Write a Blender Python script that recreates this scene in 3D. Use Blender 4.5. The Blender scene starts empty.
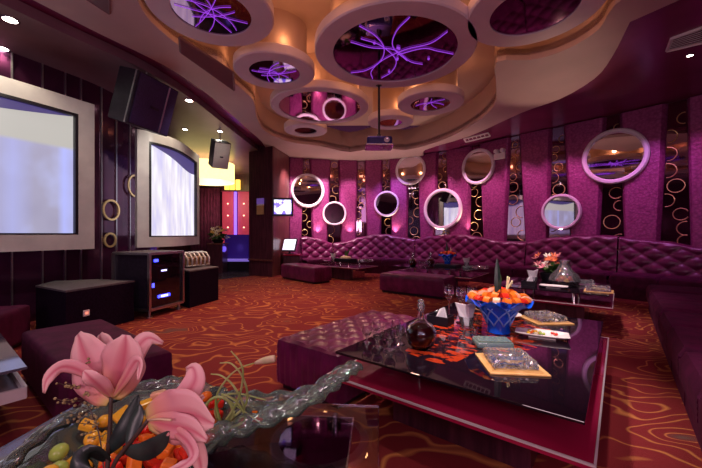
import bpy, bmesh, math, random
from mathutils import Vector, Matrix
random.seed(7)
S = bpy.context.scene
COL = S.collection
R = math.radians
PI = math.pi
F = 340.0; CX = 351.0; HY = 234.0; CZ = 1.15
U = Vector((.62, .785, 0)).normalized()
V = Vector((.785, -.62, 0)).normalized()
AV = math.atan2(V.y, V.x)

def P(px, py, z):
    """where the sight line of a pixel of the photograph meets height z"""
    y = (CZ - z) * F / (py - HY)
    return Vector(((px - CX) / F * y, y, z))
def PD(px, py, d):
    return Vector(((px - CX) / F * d, d, CZ - (py - HY) * d / F))

# ------------------------------------------------------------- materials
def mat(name, col, rough=.5, metal=0.0, emit=None, es=0.0, trans=0.0, ior=1.45, coat=0.0, sheen=0.0, spec=.5, alpha=1.0):
    m = bpy.data.materials.new(name); m.use_nodes = True
    b = m.node_tree.nodes['Principled BSDF']
    b.inputs['Base Color'].default_value = (*col, 1)
    b.inputs['Roughness'].default_value = rough
    b.inputs['Metallic'].default_value = metal
    b.inputs['Transmission Weight'].default_value = trans
    b.inputs['IOR'].default_value = ior
    b.inputs['Coat Weight'].default_value = coat
    b.inputs['Coat Roughness'].default_value = .05
    b.inputs['Sheen Weight'].default_value = sheen
    b.inputs['Specular IOR Level'].default_value = spec
    b.inputs['Alpha'].default_value = alpha
    if emit:
        b.inputs['Emission Color'].default_value = (*emit, 1)
        b.inputs['Emission Strength'].default_value = es
    return m
def nodes(m):
    nt = m.node_tree
    return nt, nt.nodes, nt.links, nt.nodes['Principled BSDF']
def vary(m, c1, c2, scale=6, detail=4, bump=0.0, bscale=None, lo=.35, hi=.65, stretch=None):
    nt, N, L, b = nodes(m)
    tc = N.new('ShaderNodeTexCoord'); src = tc.outputs['Object']
    if stretch:
        mp = N.new('ShaderNodeMapping'); mp.inputs['Scale'].default_value = stretch
        L.new(src, mp.inputs[0]); src = mp.outputs[0]
    n = N.new('ShaderNodeTexNoise'); n.inputs['Scale'].default_value = scale; n.inputs['Detail'].default_value = detail
    L.new(src, n.inputs['Vector'])
    r = N.new('ShaderNodeValToRGB'); r.color_ramp.elements[0].position = lo; r.color_ramp.elements[1].position = hi
    r.color_ramp.elements[0].color = (*c1, 1); r.color_ramp.elements[1].color = (*c2, 1)
    L.new(n.outputs[0], r.inputs[0]); L.new(r.outputs[0], b.inputs['Base Color'])
    if bump:
        n2 = N.new('ShaderNodeTexNoise'); n2.inputs['Scale'].default_value = bscale or scale * 6
        L.new(src, n2.inputs['Vector'])
        bp = N.new('ShaderNodeBump'); bp.inputs['Strength'].default_value = bump; bp.inputs['Distance'].default_value = .01
        L.new(n2.outputs[0], bp.inputs['Height']); L.new(bp.outputs[0], b.inputs['Normal'])
    return m

M = {}
M['velvet'] = vary(mat('velvet', (.12, .01, .05), .7, sheen=.03, spec=.2), (.055, .003, .026), (.10, .006, .048), 9, bump=.15, bscale=300)
M['velvet'].node_tree.nodes['Principled BSDF'].inputs['Sheen Tint'].default_value = (.9, .35, .6, 1)
M['velvet_tuft'] = vary(mat('velvet_tuft', (.14, .01, .06), .30, sheen=.12), (.085, .006, .04), (.16, .012, .08), 7, bump=.1, bscale=200)
M['velvet_tuft'].node_tree.nodes['Principled BSDF'].inputs['Sheen Tint'].default_value = (.9, .35, .6, 1)
M['base_dark'] = mat('base_dark', (.012, .005, .012), .4)
M['lacquer'] = vary(mat('lacquer', (.2, .008, .03), .12, coat=.6), (.30, .008, .045), (.36, .012, .06), 2)
M['black_glass'] = mat('black_glass', (.010, .005, .010), .03, spec=.7)
M['clear_glass'] = mat('clear_glass', (.95, .98, .97), .0, trans=1.0, ior=1.45)
M['chrome'] = mat('chrome', (.75, .72, .75), .15, 1.0)
M['steel'] = vary(mat('steel', (.5, .5, .52), .35, 1.0), (.45, .45, .48), (.6, .6, .62), 30, stretch=(1, 1, 12))
M['frame_silver'] = vary(mat('frame_silver', (.55, .53, .55), .45, .3), (.62, .60, .60), (.72, .70, .69), 5)
M['white_ring'] = mat('white_ring', (.85, .8, .84), .3)
M['mirror'] = mat('mirror', (.75, .68, .75), .02, 1.0)
M['dark_mirror'] = mat('dark_mirror', (.34, .2, .3), .04, 1.0)
M['dark_wall'] = vary(mat('dark_wall', (.05, .015, .04), .12, .5), (.05, .012, .04), (.09, .02, .06), 3, lo=.3, hi=.7)
M['gold'] = mat('gold', (.75, .5, .16), .3, 1.0)
M['gold_ring'] = mat('gold_ring', (.8, .56, .25), .35, .6)
M['taupe'] = vary(mat('taupe', (.5, .36, .34), .6), (.52, .38, .37), (.60, .44, .42), 1.2)
M['disc'] = vary(mat('disc', (.5, .38, .42), .5), (.66, .56, .62), (.74, .63, .69), 2)
M['recess'] = mat('recess', (.52, .38, .33), .7)
M['plum_ceiling'] = vary(mat('plum_ceiling', (.2, .03, .1), .25), (.18, .025, .09), (.24, .035, .12), 1.5)
M['left_ceiling'] = vary(mat('left_ceiling', (.2, .1, .13), .4), (.17, .085, .11), (.23, .12, .15), 1.5)
M['black'] = mat('black', (.012, .01, .016), .35)
M['black_plastic'] = vary(mat('black_plastic', (.02, .015, .03), .4), (.010, .007, .016), (.02, .014, .03), 20)
M['carpet_black'] = vary(mat('carpet_black', (.02, .015, .03), .9, spec=.05), (.010, .004, .014), (.018, .008, .026), 60, bump=.4)
M['stage_top'] = vary(mat('stage_top', (.14, .13, .16), .75), (.09, .08, .1), (.13, .12, .14), 40, bump=.3)
M['wood_dark'] = vary(mat('wood_dark', (.06, .015, .03), .28, coat=.4), (.04, .01, .022), (.10, .025, .045), 4, stretch=(6, 6, .6))
M['wood_brown'] = vary(mat('wood_brown', (.16, .05, .05), .35, coat=.3), (.12, .035, .035), (.2, .065, .06), 4, stretch=(6, 6, .6))
M['hall_floor'] = vary(mat('hall_floor', (.05, .03, .05), .12), (.03, .02, .035), (.10, .07, .09), 2)
M['grille'] = mat('grille', (.24, .15, .17), .6)
M['white_grille'] = mat('white_grille', (.85, .8, .82), .5)
M['speaker_grille'] = vary(mat('speaker_grille', (.3, .3, .3), .5, .3), (.5, .5, .47), (.6, .6, .56), 90)
M['lamp_white'] = mat('lamp_white', (1, 1, 1), emit=(1, .96, .8), es=28)
M['violet_glow'] = mat('violet_glow', (.3, .05, .6), emit=(.36, .06, .85), es=.55)
M['neon_blue'] = mat('neon_blue', (.2, .1, .8), emit=(.16, .08, 1), es=2)
M['led_blue'] = mat('led_blue', (.1, .1, .9), emit=(.05, .06, 1), es=3)
M['led_white'] = mat('led_white', (.6, .6, 1), emit=(.45, .45, 1), es=2.2)
M['drum'] = vary(mat('drum', (.9, .8, .4), emit=(1, .80, .32), es=1.5), (.95, .85, .5), (.8, .65, .2), 3)
M['yellow_lit'] = mat('yellow_lit', (.9, .6, .1), emit=(1, .66, .1), es=1.4)
M['amber_lit'] = mat('amber_lit', (.9, .45, .15), emit=(1, .42, .2), es=1.6)
M['paper'] = mat('paper', (.85, .83, .85), .6)
M['napkin'] = mat('napkin', (.82, .78, .82), .7)
M['amber_tile'] = vary(mat('amber_tile', (.75, .42, .14), .25), (.7, .38, .12), (.82, .5, .2), 12)
M['crystal'] = mat('crystal', (.95, .96, 1), .02, trans=.90, ior=1.55)
M['green_glass'] = mat('green_glass', (.82, 1, .93), .02, trans=.93, ior=1.45)
M['blue_glass'] = mat('blue_glass', (.01, .13, 1), .05, trans=.3, ior=1.45, emit=(.02, .07, .8), es=.0)
M['pale_glass'] = mat('pale_glass', (.6, .85, .76), .12, trans=.75)
M['cognac'] = mat('cognac', (.34, .015, .01), .04, trans=.35, ior=1.36)
M['ceramic'] = mat('ceramic', (.85, .8, .76), .15)
M['green_leaf'] = vary(mat('green_leaf', (.05, .13, .03), .4), (.03, .09, .02), (.08, .2, .04), 20)
M['dark_leaf'] = vary(mat('dark_leaf', (.02, .035, .03), .35), (.012, .02, .02), (.03, .05, .04), 20)
M['vine'] = vary(mat('vine', (.33, .42, .12), .4), (.25, .36, .08), (.5, .52, .22), 14)
M['bud'] = vary(mat('bud', (.7, .6, .3), .5), (.62, .6, .3), (.85, .62, .42), 25)
M['stem'] = mat('stem', (.06, .04, .03), .5)
M['floret'] = mat('floret', (.30, .24, .10), .6)
for k, c in dict(fruit_orange=(.9, .2, .02), fruit_red=(.72, .03, .015), fruit_yellow=(.92, .5, .04), fruit_peach=(.9, .5, .3), fruit_green=(.4, .55, .1), fruit_cream=(.85, .75, .5)).items():
    m = mat(k, c, .22); vary(m, tuple(x * .8 for x in c), c, 18); b = m.node_tree.nodes['Principled BSDF']
    b.inputs['Subsurface Weight'].default_value = .1; M[k] = m

def thin_glass(name, tint, base, dif, edge):
    m = bpy.data.materials.new(name); m.use_nodes = True; nt = m.node_tree; N = nt.nodes; L = nt.links; N.remove(N['Principled BSDF'])
    tr = N.new('ShaderNodeBsdfTransparent'); tr.inputs[0].default_value = (*tint, 1)
    gl = N.new('ShaderNodeBsdfGlossy'); gl.inputs['Roughness'].default_value = .06; gl.inputs[0].default_value = (1, 1, 1, 1)
    df = N.new('ShaderNodeBsdfTranslucent'); df.inputs[0].default_value = (*base, 1)
    d2 = N.new('ShaderNodeBsdfDiffuse'); d2.inputs[0].default_value = (*base, 1)
    a0 = N.new('ShaderNodeMixShader'); a0.inputs[0].default_value = .5; L.new(df.outputs[0], a0.inputs[1]); L.new(d2.outputs[0], a0.inputs[2])
    a = N.new('ShaderNodeMixShader'); a.inputs[0].default_value = dif; L.new(tr.outputs[0], a.inputs[1]); L.new(a0.outputs[0], a.inputs[2])
    lw = N.new('ShaderNodeLayerWeight'); lw.inputs[0].default_value = edge
    b = N.new('ShaderNodeMixShader'); L.new(lw.outputs['Fresnel'], b.inputs[0]); L.new(a.outputs[0], b.inputs[1]); L.new(gl.outputs[0], b.inputs[2])
    L.new(b.outputs[0], N['Material Output'].inputs[0]); return m
M['green_glass'] = thin_glass('green_glass', (.90, 1, .95), (.74, 1, .87), .17, .40)
M['crystal'] = thin_glass('crystal', (.97, .98, 1), (.92, .94, 1), .15, .38)
# lily petal: pink with a deeper middle rib and pale throat (the petal's own pigment, by its own u/v)
m = mat('petal', (.85, .4, .42), .45); nt, N, L, b = nodes(m)
uv = N.new('ShaderNodeUVMap'); sx = N.new('ShaderNodeSeparateXYZ'); L.new(uv.outputs[0], sx.inputs[0])
r1 = N.new('ShaderNodeValToRGB'); L.new(sx.outputs[1], r1.inputs[0])
e = r1.color_ramp.elements; e[0].color = (.62, .55, .16, 1); e[1].color = (.68, .31, .33, 1); e[1].position = .42
x = e.new(.16); x.color = (.68, .30, .22, 1); x = e.new(.92); x.color = (.78, .50, .46, 1)
mm = N.new('ShaderNodeMath'); mm.operation = 'SUBTRACT'; L.new(sx.outputs[0], mm.inputs[0]); mm.inputs[1].default_value = .5
ab = N.new('ShaderNodeMath'); ab.operation = 'ABSOLUTE'; L.new(mm.outputs[0], ab.inputs[0])
r2 = N.new('ShaderNodeValToRGB'); L.new(ab.outputs[0], r2.inputs[0]); e = r2.color_ramp.elements
e[0].color = (.9, .9, .9, 1); e[1].position = .2; e[1].color = (0, 0, 0, 1)
mx = N.new('ShaderNodeMix'); mx.data_type = 'RGBA'; L.new(r2.outputs[0], mx.inputs[0]); L.new(r1.outputs[0], mx.inputs[6]); mx.inputs[7].default_value = (.55, .12, .17, 1)
L.new(mx.outputs[2], b.inputs['Base Color']); b.inputs['Subsurface Weight'].default_value = .15; b.inputs['Subsurface Radius'].default_value = (.02, .01, .01)
M['petal'] = m

# wall fabric: magenta with embossed fish-scale pattern
m = mat('wall_fabric', (.45, .03, .2), .38, .25); nt, N, L, b = nodes(m)
tc = N.new('ShaderNodeTexCoord'); vo = N.new('ShaderNodeTexVoronoi'); vo.inputs['Scale'].default_value = 22; L.new(tc.outputs['Object'], vo.inputs['Vector'])
rp = N.new('ShaderNodeValToRGB'); L.new(vo.outputs['Distance'], rp.inputs[0])
rp.color_ramp.elements[0].color = (.42, .08, .26, 1); rp.color_ramp.elements[1].color = (.25, .035, .15, 1); rp.color_ramp.elements[1].position = .8
L.new(rp.outputs[0], b.inputs['Base Color'])
n2 = N.new('ShaderNodeTexNoise'); n2.inputs['Scale'].default_value = 60; L.new(tc.outputs['Object'], n2.inputs['Vector'])
ad = N.new('ShaderNodeMath'); ad.operation = 'ADD'; L.new(vo.outputs['Distance'], ad.inputs[0]); L.new(n2.outputs[0], ad.inputs[1])
bp = N.new('ShaderNodeBump'); bp.inputs['Strength'].default_value = .28; bp.inputs['Distance'].default_value = .02; L.new(ad.outputs[0], bp.inputs['Height']); L.new(bp.outputs[0], b.inputs['Normal'])
M['wall_fabric'] = m
M['wall_plum'] = vary(mat('wall_plum', (.1, .01, .05), .4), (.08, .008, .04), (.12, .012, .06), 3)

# carpet: red with contour swirls in orange and grey hearts
m = mat('carpet', (.3, .02, .02), .9); nt, N, L, b = nodes(m)
tc = N.new('ShaderNodeTexCoord')
mp = N.new('ShaderNodeMapping'); mp.inputs['Rotation'].default_value = (0, 0, R(35)); mp.inputs['Scale'].default_value = (1.0, 1.35, 1); L.new(tc.outputs['Object'], mp.inputs[0])
nz = N.new('ShaderNodeTexNoise'); nz.inputs['Scale'].default_value = 1.6; nz.inputs['Detail'].default_value = 2; L.new(mp.outputs[0], nz.inputs['Vector'])
vm = N.new('ShaderNodeVectorMath'); vm.operation = 'MULTIPLY_ADD'; L.new(nz.outputs['Color'], vm.inputs[0]); vm.inputs[1].default_value = (.9, .9, 0); L.new(mp.outputs[0], vm.inputs[2])
vo = N.new('ShaderNodeTexVoronoi'); vo.feature = 'SMOOTH_F1'; vo.inputs['Scale'].default_value = 1.6; vo.inputs['Smoothness'].default_value = .5; L.new(vm.outputs[0], vo.inputs['Vector'])
mu = N.new('ShaderNodeMath'); mu.operation = 'MULTIPLY'; mu.inputs[1].default_value = 7.0; L.new(vo.outputs['Distance'], mu.inputs[0])
pp = N.new('ShaderNodeMath'); pp.operation = 'PINGPONG'; pp.inputs[1].default_value = .5; L.new(mu.outputs[0], pp.inputs[0])
cr = N.new('ShaderNodeValToRGB'); e = cr.color_ramp.elements; e[0].position = .0; e[0].color = (1, 1, 1, 1); e[1].position = .13; e[1].color = (0, 0, 0, 1); L.new(pp.outputs[0], cr.inputs[0])
base = N.new('ShaderNodeValToRGB'); e = base.color_ramp.elements; e[0].color = (.13, .075, .06, 1); e[0].position = .02; e[1].color = (.20, .010, .012, 1); e[1].position = .15; L.new(vo.outputs['Distance'], base.inputs[0])
mx = N.new('ShaderNodeMix'); mx.data_type = 'RGBA'; L.new(cr.outputs[0], mx.inputs[0]); L.new(base.outputs[0], mx.inputs[6]); mx.inputs[7].default_value = (.55, .20, .05, 1)
L.new(mx.outputs[2], b.inputs['Base Color'])
n3 = N.new('ShaderNodeTexNoise'); n3.inputs['Scale'].default_value = 180; L.new(tc.outputs['Object'], n3.inputs['Vector'])
bp = N.new('ShaderNodeBump'); bp.inputs['Strength'].default_value = .5; bp.inputs['Distance'].default_value = .01; L.new(n3.outputs[0], bp.inputs['Height']); L.new(bp.outputs[0], b.inputs['Normal'])
M['carpet'] = m

# ------------------------------------------------------------- mesh helpers
class MB:
    def __init__(s): s.bm = bmesh.new(); s.uv = None
    def box(s, c, size, rot=0, mtx=None, bevel=0, seg=2):
        r = bmesh.ops.create_cube(s.bm, size=1)
        vs = r['verts']
        mt = Matrix.Translation(c) @ (mtx.to_4x4() if mtx else Matrix.Rotation(rot, 4, 'Z')) @ Matrix.Diagonal((*size, 1))
        bmesh.ops.transform(s.bm, matrix=mt, verts=vs)
        if bevel:
            es = list({e for v in vs for e in v.link_edges})
            bmesh.ops.bevel(s.bm, geom=es, offset=bevel, segments=seg, affect='EDGES', profile=.5)
        return s
    def prism(s, poly, z0, z1):
        a = [s.bm.verts.new((p[0], p[1], z0)) for p in poly]; b = [s.bm.verts.new((p[0], p[1], z1)) for p in poly]
        n = len(poly)
        s.bm.faces.new(a[::-1]); s.bm.faces.new(b)
        for i in range(n): s.bm.faces.new((a[i], a[(i + 1) % n], b[(i + 1) % n], b[i]))
        return s
    def lathe(s, prof, c=(0, 0, 0), seg=32, sx=1, sy=1, mtx=None, closed=False):
        rings = []
        for r, z in prof:
            ring = []
            for i in range(seg):
                a = 2 * PI * i / seg; p = Vector((math.cos(a) * r * sx, math.sin(a) * r * sy, z))
                if mtx: p = mtx @ p
                ring.append(s.bm.verts.new(p + Vector(c)))
            rings.append(ring)
        k = len(rings)
        for j in range(k if closed else k - 1):
            A = rings[j]; B = rings[(j + 1) % k]
            for i in range(seg): s.bm.faces.new((A[i], A[(i + 1) % seg], B[(i + 1) % seg], B[i]))
        if not closed:
            if prof[0][0] > 1e-4: s.bm.faces.new(rings[0][::-1])
            if prof[-1][0] > 1e-4: s.bm.faces.new(rings[-1])
        bmesh.ops.remove_doubles(s.bm, verts=[v for r_ in rings for v in r_], dist=1e-6)
        return s
    def tube(s, pts, r, seg=8, cap=True, flat=1.0):
        pts = [Vector(p) for p in pts]; n = len(pts)
        rr = r if callable(r) else (lambda t: r)
        prev = None; rings = []
        for i, p in enumerate(pts):
            t = (pts[min(i + 1, n - 1)] - pts[max(i - 1, 0)]).normalized()
            if prev is None:
                a = Vector((0, 0, 1)) if abs(t.z) < .9 else Vector((1, 0, 0))
                nrm = t.cross(a).normalized()
            else: nrm = (prev - t * prev.dot(t)).normalized()
            prev = nrm; bi = t.cross(nrm)
            q = rr(i / max(1, n - 1))
            rings.append([s.bm.verts.new(p + (nrm * math.cos(2 * PI * k / seg) + bi * math.sin(2 * PI * k / seg) * flat) * q) for k in range(seg)])
        for j in range(n - 1):
            for k in range(seg): s.bm.faces.new((rings[j][k], rings[j][(k + 1) % seg], rings[j + 1][(k + 1) % seg], rings[j + 1][k]))
        if cap: s.bm.faces.new(rings[0][::-1]); s.bm.faces.new(rings[-1])
        return s
    def grid(s, f, nu, nv, uv=False):
        g = [[s.bm.verts.new(f(i / nu, j / nv)) for j in range(nv + 1)] for i in range(nu + 1)]
        if uv and s.uv is None: s.uv = s.bm.loops.layers.uv.new('UVMap')
        for i in range(nu):
            for j in range(nv):
                fc = s.bm.faces.new((g[i][j], g[i + 1][j], g[i + 1][j + 1], g[i][j + 1]))
                if uv:
                    for lp, (a, b_) in zip(fc.loops, ((i, j), (i + 1, j), (i + 1, j + 1), (i, j + 1))): lp[s.uv].uv = (a / nu, b_ / nv)
        return s
    def ball(s, c, r, sc=(1, 1, 1), sub=2, mtx=None):
        q = bmesh.ops.create_icosphere(s.bm, subdivisions=sub, radius=r)
        mt = Matrix.Translation(c) @ (mtx.to_4x4() if mtx else Matrix()) @ Matrix.Diagonal((*sc, 1))
        bmesh.ops.transform(s.bm, matrix=mt, verts=q['verts']); return s
    def ring(s, c, r, w, t, mtx=None, seg=28):
        """flat ring, outer radius r, band w, thickness t, axis local z"""
        return s.lathe([(r, 0), (r, t), (r - w, t), (r - w, 0)], c, seg, mtx=mtx, closed=True)
    def build(s, name, m, parent=None, smooth=False, thick=0, recalc=True):
        if recalc: bmesh.ops.recalc_face_normals(s.bm, faces=s.bm.faces)
        me = bpy.data.meshes.new(name); s.bm.to_mesh(me); s.bm.free()
        me.materials.append(M[m] if isinstance(m, str) else m)
        if smooth:
            for p in me.polygons: p.use_smooth = True
        o = bpy.data.objects.new(name, me); COL.objects.link(o)
        if parent: o.parent = parent
        if smooth == 'auto': me.set_sharp_from_angle(angle=R(35))
        if thick:
            md = o.modifiers.new('solid', 'SOLIDIFY'); md.thickness = thick; md.offset = 0
        return o
def tag(o, label, cat, group=None, kind=None):
    o['label'] = label; o['category'] = cat
    if group: o['group'] = group
    if kind: o['kind'] = kind
    return o
def thing(name, label, cat, loc=(0, 0, 0), rz=0, group=None):
    o = bpy.data.objects.new(name, None); COL.objects.link(o); o.location = loc; o.rotation_euler = (0, 0, rz)
    return tag(o, label, cat, group)
def struct(o): o['kind'] = 'structure'; return o
def copy_tree(o, loc=None, rz=None, label=None, group=None, parent=None, scale=None):
    c = o.copy(); COL.objects.link(c); c.parent = parent
    if loc is not None: c.location = loc
    if rz is not None: c.rotation_euler = (0, 0, rz)
    if scale: c.scale = (scale,) * 3
    if label: c['label'] = label
    if group: c['group'] = group
    for ch in [x for x in bpy.data.objects if x.parent == o]: copy_tree(ch, parent=c)
    return c
def spline(pts, n):
    pts = [Vector(p) for p in pts]; q = [pts[0] * 2 - pts[1]] + pts + [pts[-1] * 2 - pts[-2]]; out = []
    k = len(pts) - 1
    for i in range(k):
        a, b, c, d = q[i:i + 4]
        m_ = max(1, n // k)
        for j in range(m_):
            t = j / m_
            out.append(.5 * ((2 * b) + (c - a) * t + (2 * a - 5 * b + 4 * c - d) * t * t + (3 * b - a - 3 * c + d) * t ** 3))
    return out + [pts[-1]]
def interp(x, tab):
    if x <= tab[0][0]: return tab[0][1]
    for (a, b), (c, d) in zip(tab, tab[1:]):
        if x <= c:
            t = (x - a) / (c - a); t = t * t * (3 - 2 * t) if True else t
            return b + (d - b) * t
    return tab[-1][1]
def lerp(a, b, t): return a + (b - a) * t
# ============================================================= the room
ZC = 3.55           # plum ceiling / wall top
WC = spline([Vector(p) for p in ((-2.05, 10.45), (-1.0, 10.8), (.6, 10.95), (2.0, 10.45), (3.1, 9.6), (4.15, 8.3), (5.35, 6.95), (5.85, 6.3), (6.35, 5.6))], 160)
WL = [0]
for a, b_ in zip(WC, WC[1:]): WL.append(WL[-1] + (b_ - a).length)
LTOT = WL[-1]
def W(s, off=0.0, z=0.0):
    """point on the curved back wall at arc length s, off metres into the room"""
    s = max(0, min(LTOT, s))
    for i in range(len(WL) - 1):
        if s <= WL[i + 1] or i == len(WL) - 2:
            t = (s - WL[i]) / (WL[i + 1] - WL[i]); p = WC[i].lerp(WC[i + 1], t)
            i0 = max(0, i - 4); i1 = min(len(WC) - 1, i + 5)
            d = (WC[i1] - WC[i0]).normalized(); break
    return Vector((p.x + d.y * off, p.y - d.x * off, z))
def Wn(s):
    a = W(s, 0); b = W(s, 1); return (b - a).normalized()
def S_at(px, off=0.0):
    """arc length where the sight column px meets the wall"""
    k = (px - CX) / F; lo = 0; hi = LTOT
    g = lambda s: (lambda p: p.x - k * p.y)(W(s, off))
    for _ in range(40):
        m_ = (lo + hi) / 2
        if g(m_) < 0: lo = m_
        else: hi = m_
    return (lo + hi) / 2

# floor
fl = struct(MB().box((0, 5, -.03), (18, 18, .06)).build('floor', 'carpet'))
hf = struct(MB().prism([(-9, 7.2), (-4.6, 7.2), (-3.3, 8.6), (-2.7, 9.4), (-2.6, 13.9), (-9, 13.9)], .001, .012).build('floor_hall', 'hall_floor'))
# back wall
wb = struct(MB().grid(lambda u, v: W(u * LTOT, 0, v * (ZC + .2)), 100, 1).build('wall_back', 'wall_plum', smooth=True, thick=0))
c0 = Vector((6.35, 5.6)); c1 = Vector((6.35 - .62 * 9.5, 5.6 - .785 * 9.5))
def wall(name, pts, m, z1=ZC + .2, t=.12):
    b = MB()
    for (a, c) in zip(pts, pts[1:]):
        a = Vector(a); c = Vector(c); d = (c - a); n = Vector((d.y, -d.x)).normalized() * t
        b.prism([a, c, c + n, a + n], 0, z1)
    return struct(b.build(name, m))
wall('wall_right', [(c1.x + .9, c1.y + 0), (c0.x + .02, c0.y - .02)], 'wall_plum')
wall('wall_rear', [(-6.5, -2.6), (1.4, -2.6)], 'wall_plum')
LW = [(-5.9, -2.6), (-5.5, 1), (-5.0, 2.6), (-4.5, 3.8), (-4.1, 4.7), (-3.9, 5.3), (-3.85, 6.2), (-4.0, 7.0), (-4.35, 7.8)]
lw = MB(); sp = spline([Vector(p) for p in LW], 48)
for a, c in zip(sp, sp[1:]):
    d = c - a; n = Vector((-d.y, d.x)).normalized() * .1
    lw.prism([a, c, c + n, a + n], 0, ZC + .2)
wl = struct(lw.build('wall_left', 'dark_wall'))
# thin bright joints between the dark mirror panels of the left wall
for px in (6, 26, 49, 70, 87, 104, 121, 134):
    k = (px - CX) / F
    for a, c in zip(sp, sp[1:]):
        if (a.x - k * a.y) * (c.x - k * c.y) <= 0:
            n = Vector((c.y - a.y, -(c.x - a.x))).normalized(); q = a + n * .012
            MB().box((q.x, q.y, 1.78), (.014, .02, 3.5), math.atan2(c.y - a.y, c.x - a.x)).build('panel_joint', 'steel', wl); break
# bands and rings on the left wall between the two screens
def on_left(px, py, off=.05):
    k = (px - CX) / F
    for a, c in zip(sp, sp[1:]):
        fa, fc = a.x - k * a.y, c.x - k * c.y
        if fa * fc <= 0:
            q = a.lerp(c, fa / (fa - fc)); n = Vector((c.y - a.y, -(c.x - a.x))).normalized(); q = q + n * off
            return Vector((q.x, q.y, CZ - (py - HY) * q.y / F)), math.atan2(c.y - a.y, c.x - a.x), n
for (px, py, r) in ((109, 210, .17), (133, 186, .20), (108, 240, .12)):
    q, an, n = on_left(px, py, .03)
    MB().ring(q, r, .03, .02, Vector((n.x, n.y, 0)).to_track_quat('Z', 'Y').to_matrix()).build('wall_ring', 'gold_ring', wl)

# hall behind the opening
wall('wall_hall', [(-2.4, 13.4), (-9, 13.4)], 'wood_dark', t=-.12)
wall('wall_hall_right', [(-2.35, 10.2), (-2.35, 13.4)], 'wood_dark', t=.1)
wall('wall_hall_left', [(-4.35, 7.8), (-8.9, 8.6), (-8.9, 13.4)], 'wood_dark', t=-.1)

# panels, mirror strips (all parts of the back wall)
STR = [(303.5, 309, 301, 312), (331, 337.7, 327, 341), (358, 364.4, 356, 367), (383, 389.4, 381, 392), (409.5, 418, 408, 421), (439.5, 446.5, 435, 451),
       (472.6, 480, 470.5, 485), (512, 519.7, 507, 527), (553.4, 564, 549, 572), (607.4, 619.7, 599, 625), (669, 687, 659.7, 691)]
Z0, Z1 = .55, ZC
edges = [(288, 288)]
for a, b_, c, d in STR: edges += [(a, c), (b_, d)]
edges += [(735, 738)]
edges = [(S_at(a), S_at(c)) for a, c in edges]
rnd = random.Random(3)
for i in range(len(edges) - 1):
    (t0, b0), (t1, b1) = edges[i], edges[i + 1]
    if i % 2 == 0:
        def f(u, v, t0=t0, b0=b0, t1=t1, b1=b1):
            s = lerp(lerp(b0, b1, u), lerp(t0, t1, u), v)
            e = min(u, 1 - u) * 10; off = .02 + .09 * min(1, e) ** .5 if 0 < u < 1 else .005
            return W(s, off, lerp(Z0, Z1, v))
        MB().grid(f, 20, 14).build('wall_panel', 'wall_fabric', wb, smooth='auto')
    else:
        MB().grid(lambda u, v: W(lerp(lerp(b0, b1, u), lerp(t0, t1, u), v), .03, lerp(Z0, Z1, v)), 4, 10).build('mirror_strip', 'dark_mirror', wb)
        g = MB(); z = Z0 + .1; k = 0
        width = lambda z: lerp(b1 - b0, t1 - t0, (z - Z0) / (Z1 - Z0))
        while z < Z1 - .1:
            w = width(z); r = rnd.uniform(.28, .42) * w; r = min(max(r, .07), .19)
            u = rnd.choice((.3, .7, .5, .12, .88)); s = lerp(lerp(b0, b1, u), lerp(t0, t1, u), (z - Z0) / (Z1 - Z0))
            nn = Wn(s); m3 = nn.to_track_quat('Z', 'Y').to_matrix()
            sl = lerp(b0, t0, (z - Z0) / (Z1 - Z0)); sr = lerp(b1, t1, (z - Z0) / (Z1 - Z0))
            n = 26; tg = Vector((-nn.y, nn.x, 0))
            if tg.dot(W(s + .05) - W(s)) < 0: tg = -tg
            pts = []
            for q in range(n + 1):
                a = 2 * PI * q / n; ds = math.cos(a) * r
                ok = sl + .01 < s + ds < sr - .01
                if ok: pts.append(W(s, .04, z) + tg * ds + Vector((0, 0, math.sin(a) * r)))
                if (not ok or q == n) and len(pts) > 2:
                    g.tube(pts, .0085, 4); pts = []
                elif not ok: pts = []
            z += r * rnd.uniform(1.7, 2.5) + .03
        g.build('gold_rings', 'gold_ring', wb)

# ceiling
def poly_struct(name, outer, hole, z0, z1, m):
    bm = bmesh.new()
    def loop(pts, z):
        vs = [bm.verts.new((p[0], p[1], z)) for p in pts]; return vs, [bm.edges.new((vs[i], vs[(i + 1) % len(vs)])) for i in range(len(vs))]
    for z in (z0, z1):
        es = loop(outer, z)[1]
        if hole: es += loop(hole, z)[1]
        bmesh.ops.triangle_fill(bm, use_beauty=True, use_dissolve=False, edges=es)
    bm.verts.ensure_lookup_table()
    n = len(outer); h = len(hole) if hole else 0
    V0 = bm.verts
    for base, k in ((0, n), (n, h)):
        for i in range(k):
            a, b2 = base + i, base + (i + 1) % k
            bm.faces.new((V0[a], V0[b2], V0[b2 + n + h], V0[a + n + h]))
    bmesh.ops.recalc_face_normals(bm, faces=bm.faces)
    mb = MB(); mb.bm.free(); mb.bm = bm
    return struct(mb.build(name, m))
ZS = 3.50; ZR = 4.05; ZD = 3.42
hp = [(137, 0), (147, 17), (160, 30), (180, 46), (205, 58), (222, 64), (232, 80), (245, 92), (254, 102), (257, 118), (266, 132), (290, 142), (320, 146), (350, 152), (378, 147), (405, 150), (440, 141), (472, 125), (494, 106), (496, 84), (497, 62), (530, 60), (565, 50), (598, 30), (615, 5)]
hole = [P(x, y, ZS).to_2d() for x, y in hp] + [Vector(p) for p in ((2.75, 2.9), (2.3, 2.2), (1.2, 1.8), (-.6, 1.6), (-1.8, 2.2), (-2.25, 2.9))]
hole = [p.to_2d() for p in spline([p.to_3d() for p in hole + [hole[0]]], 93)[:-1]]
op = [(33, 0), (100, 34), (150, 58), (180, 75), (215, 100), (245, 127), (262, 142), (272, 157)]
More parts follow.
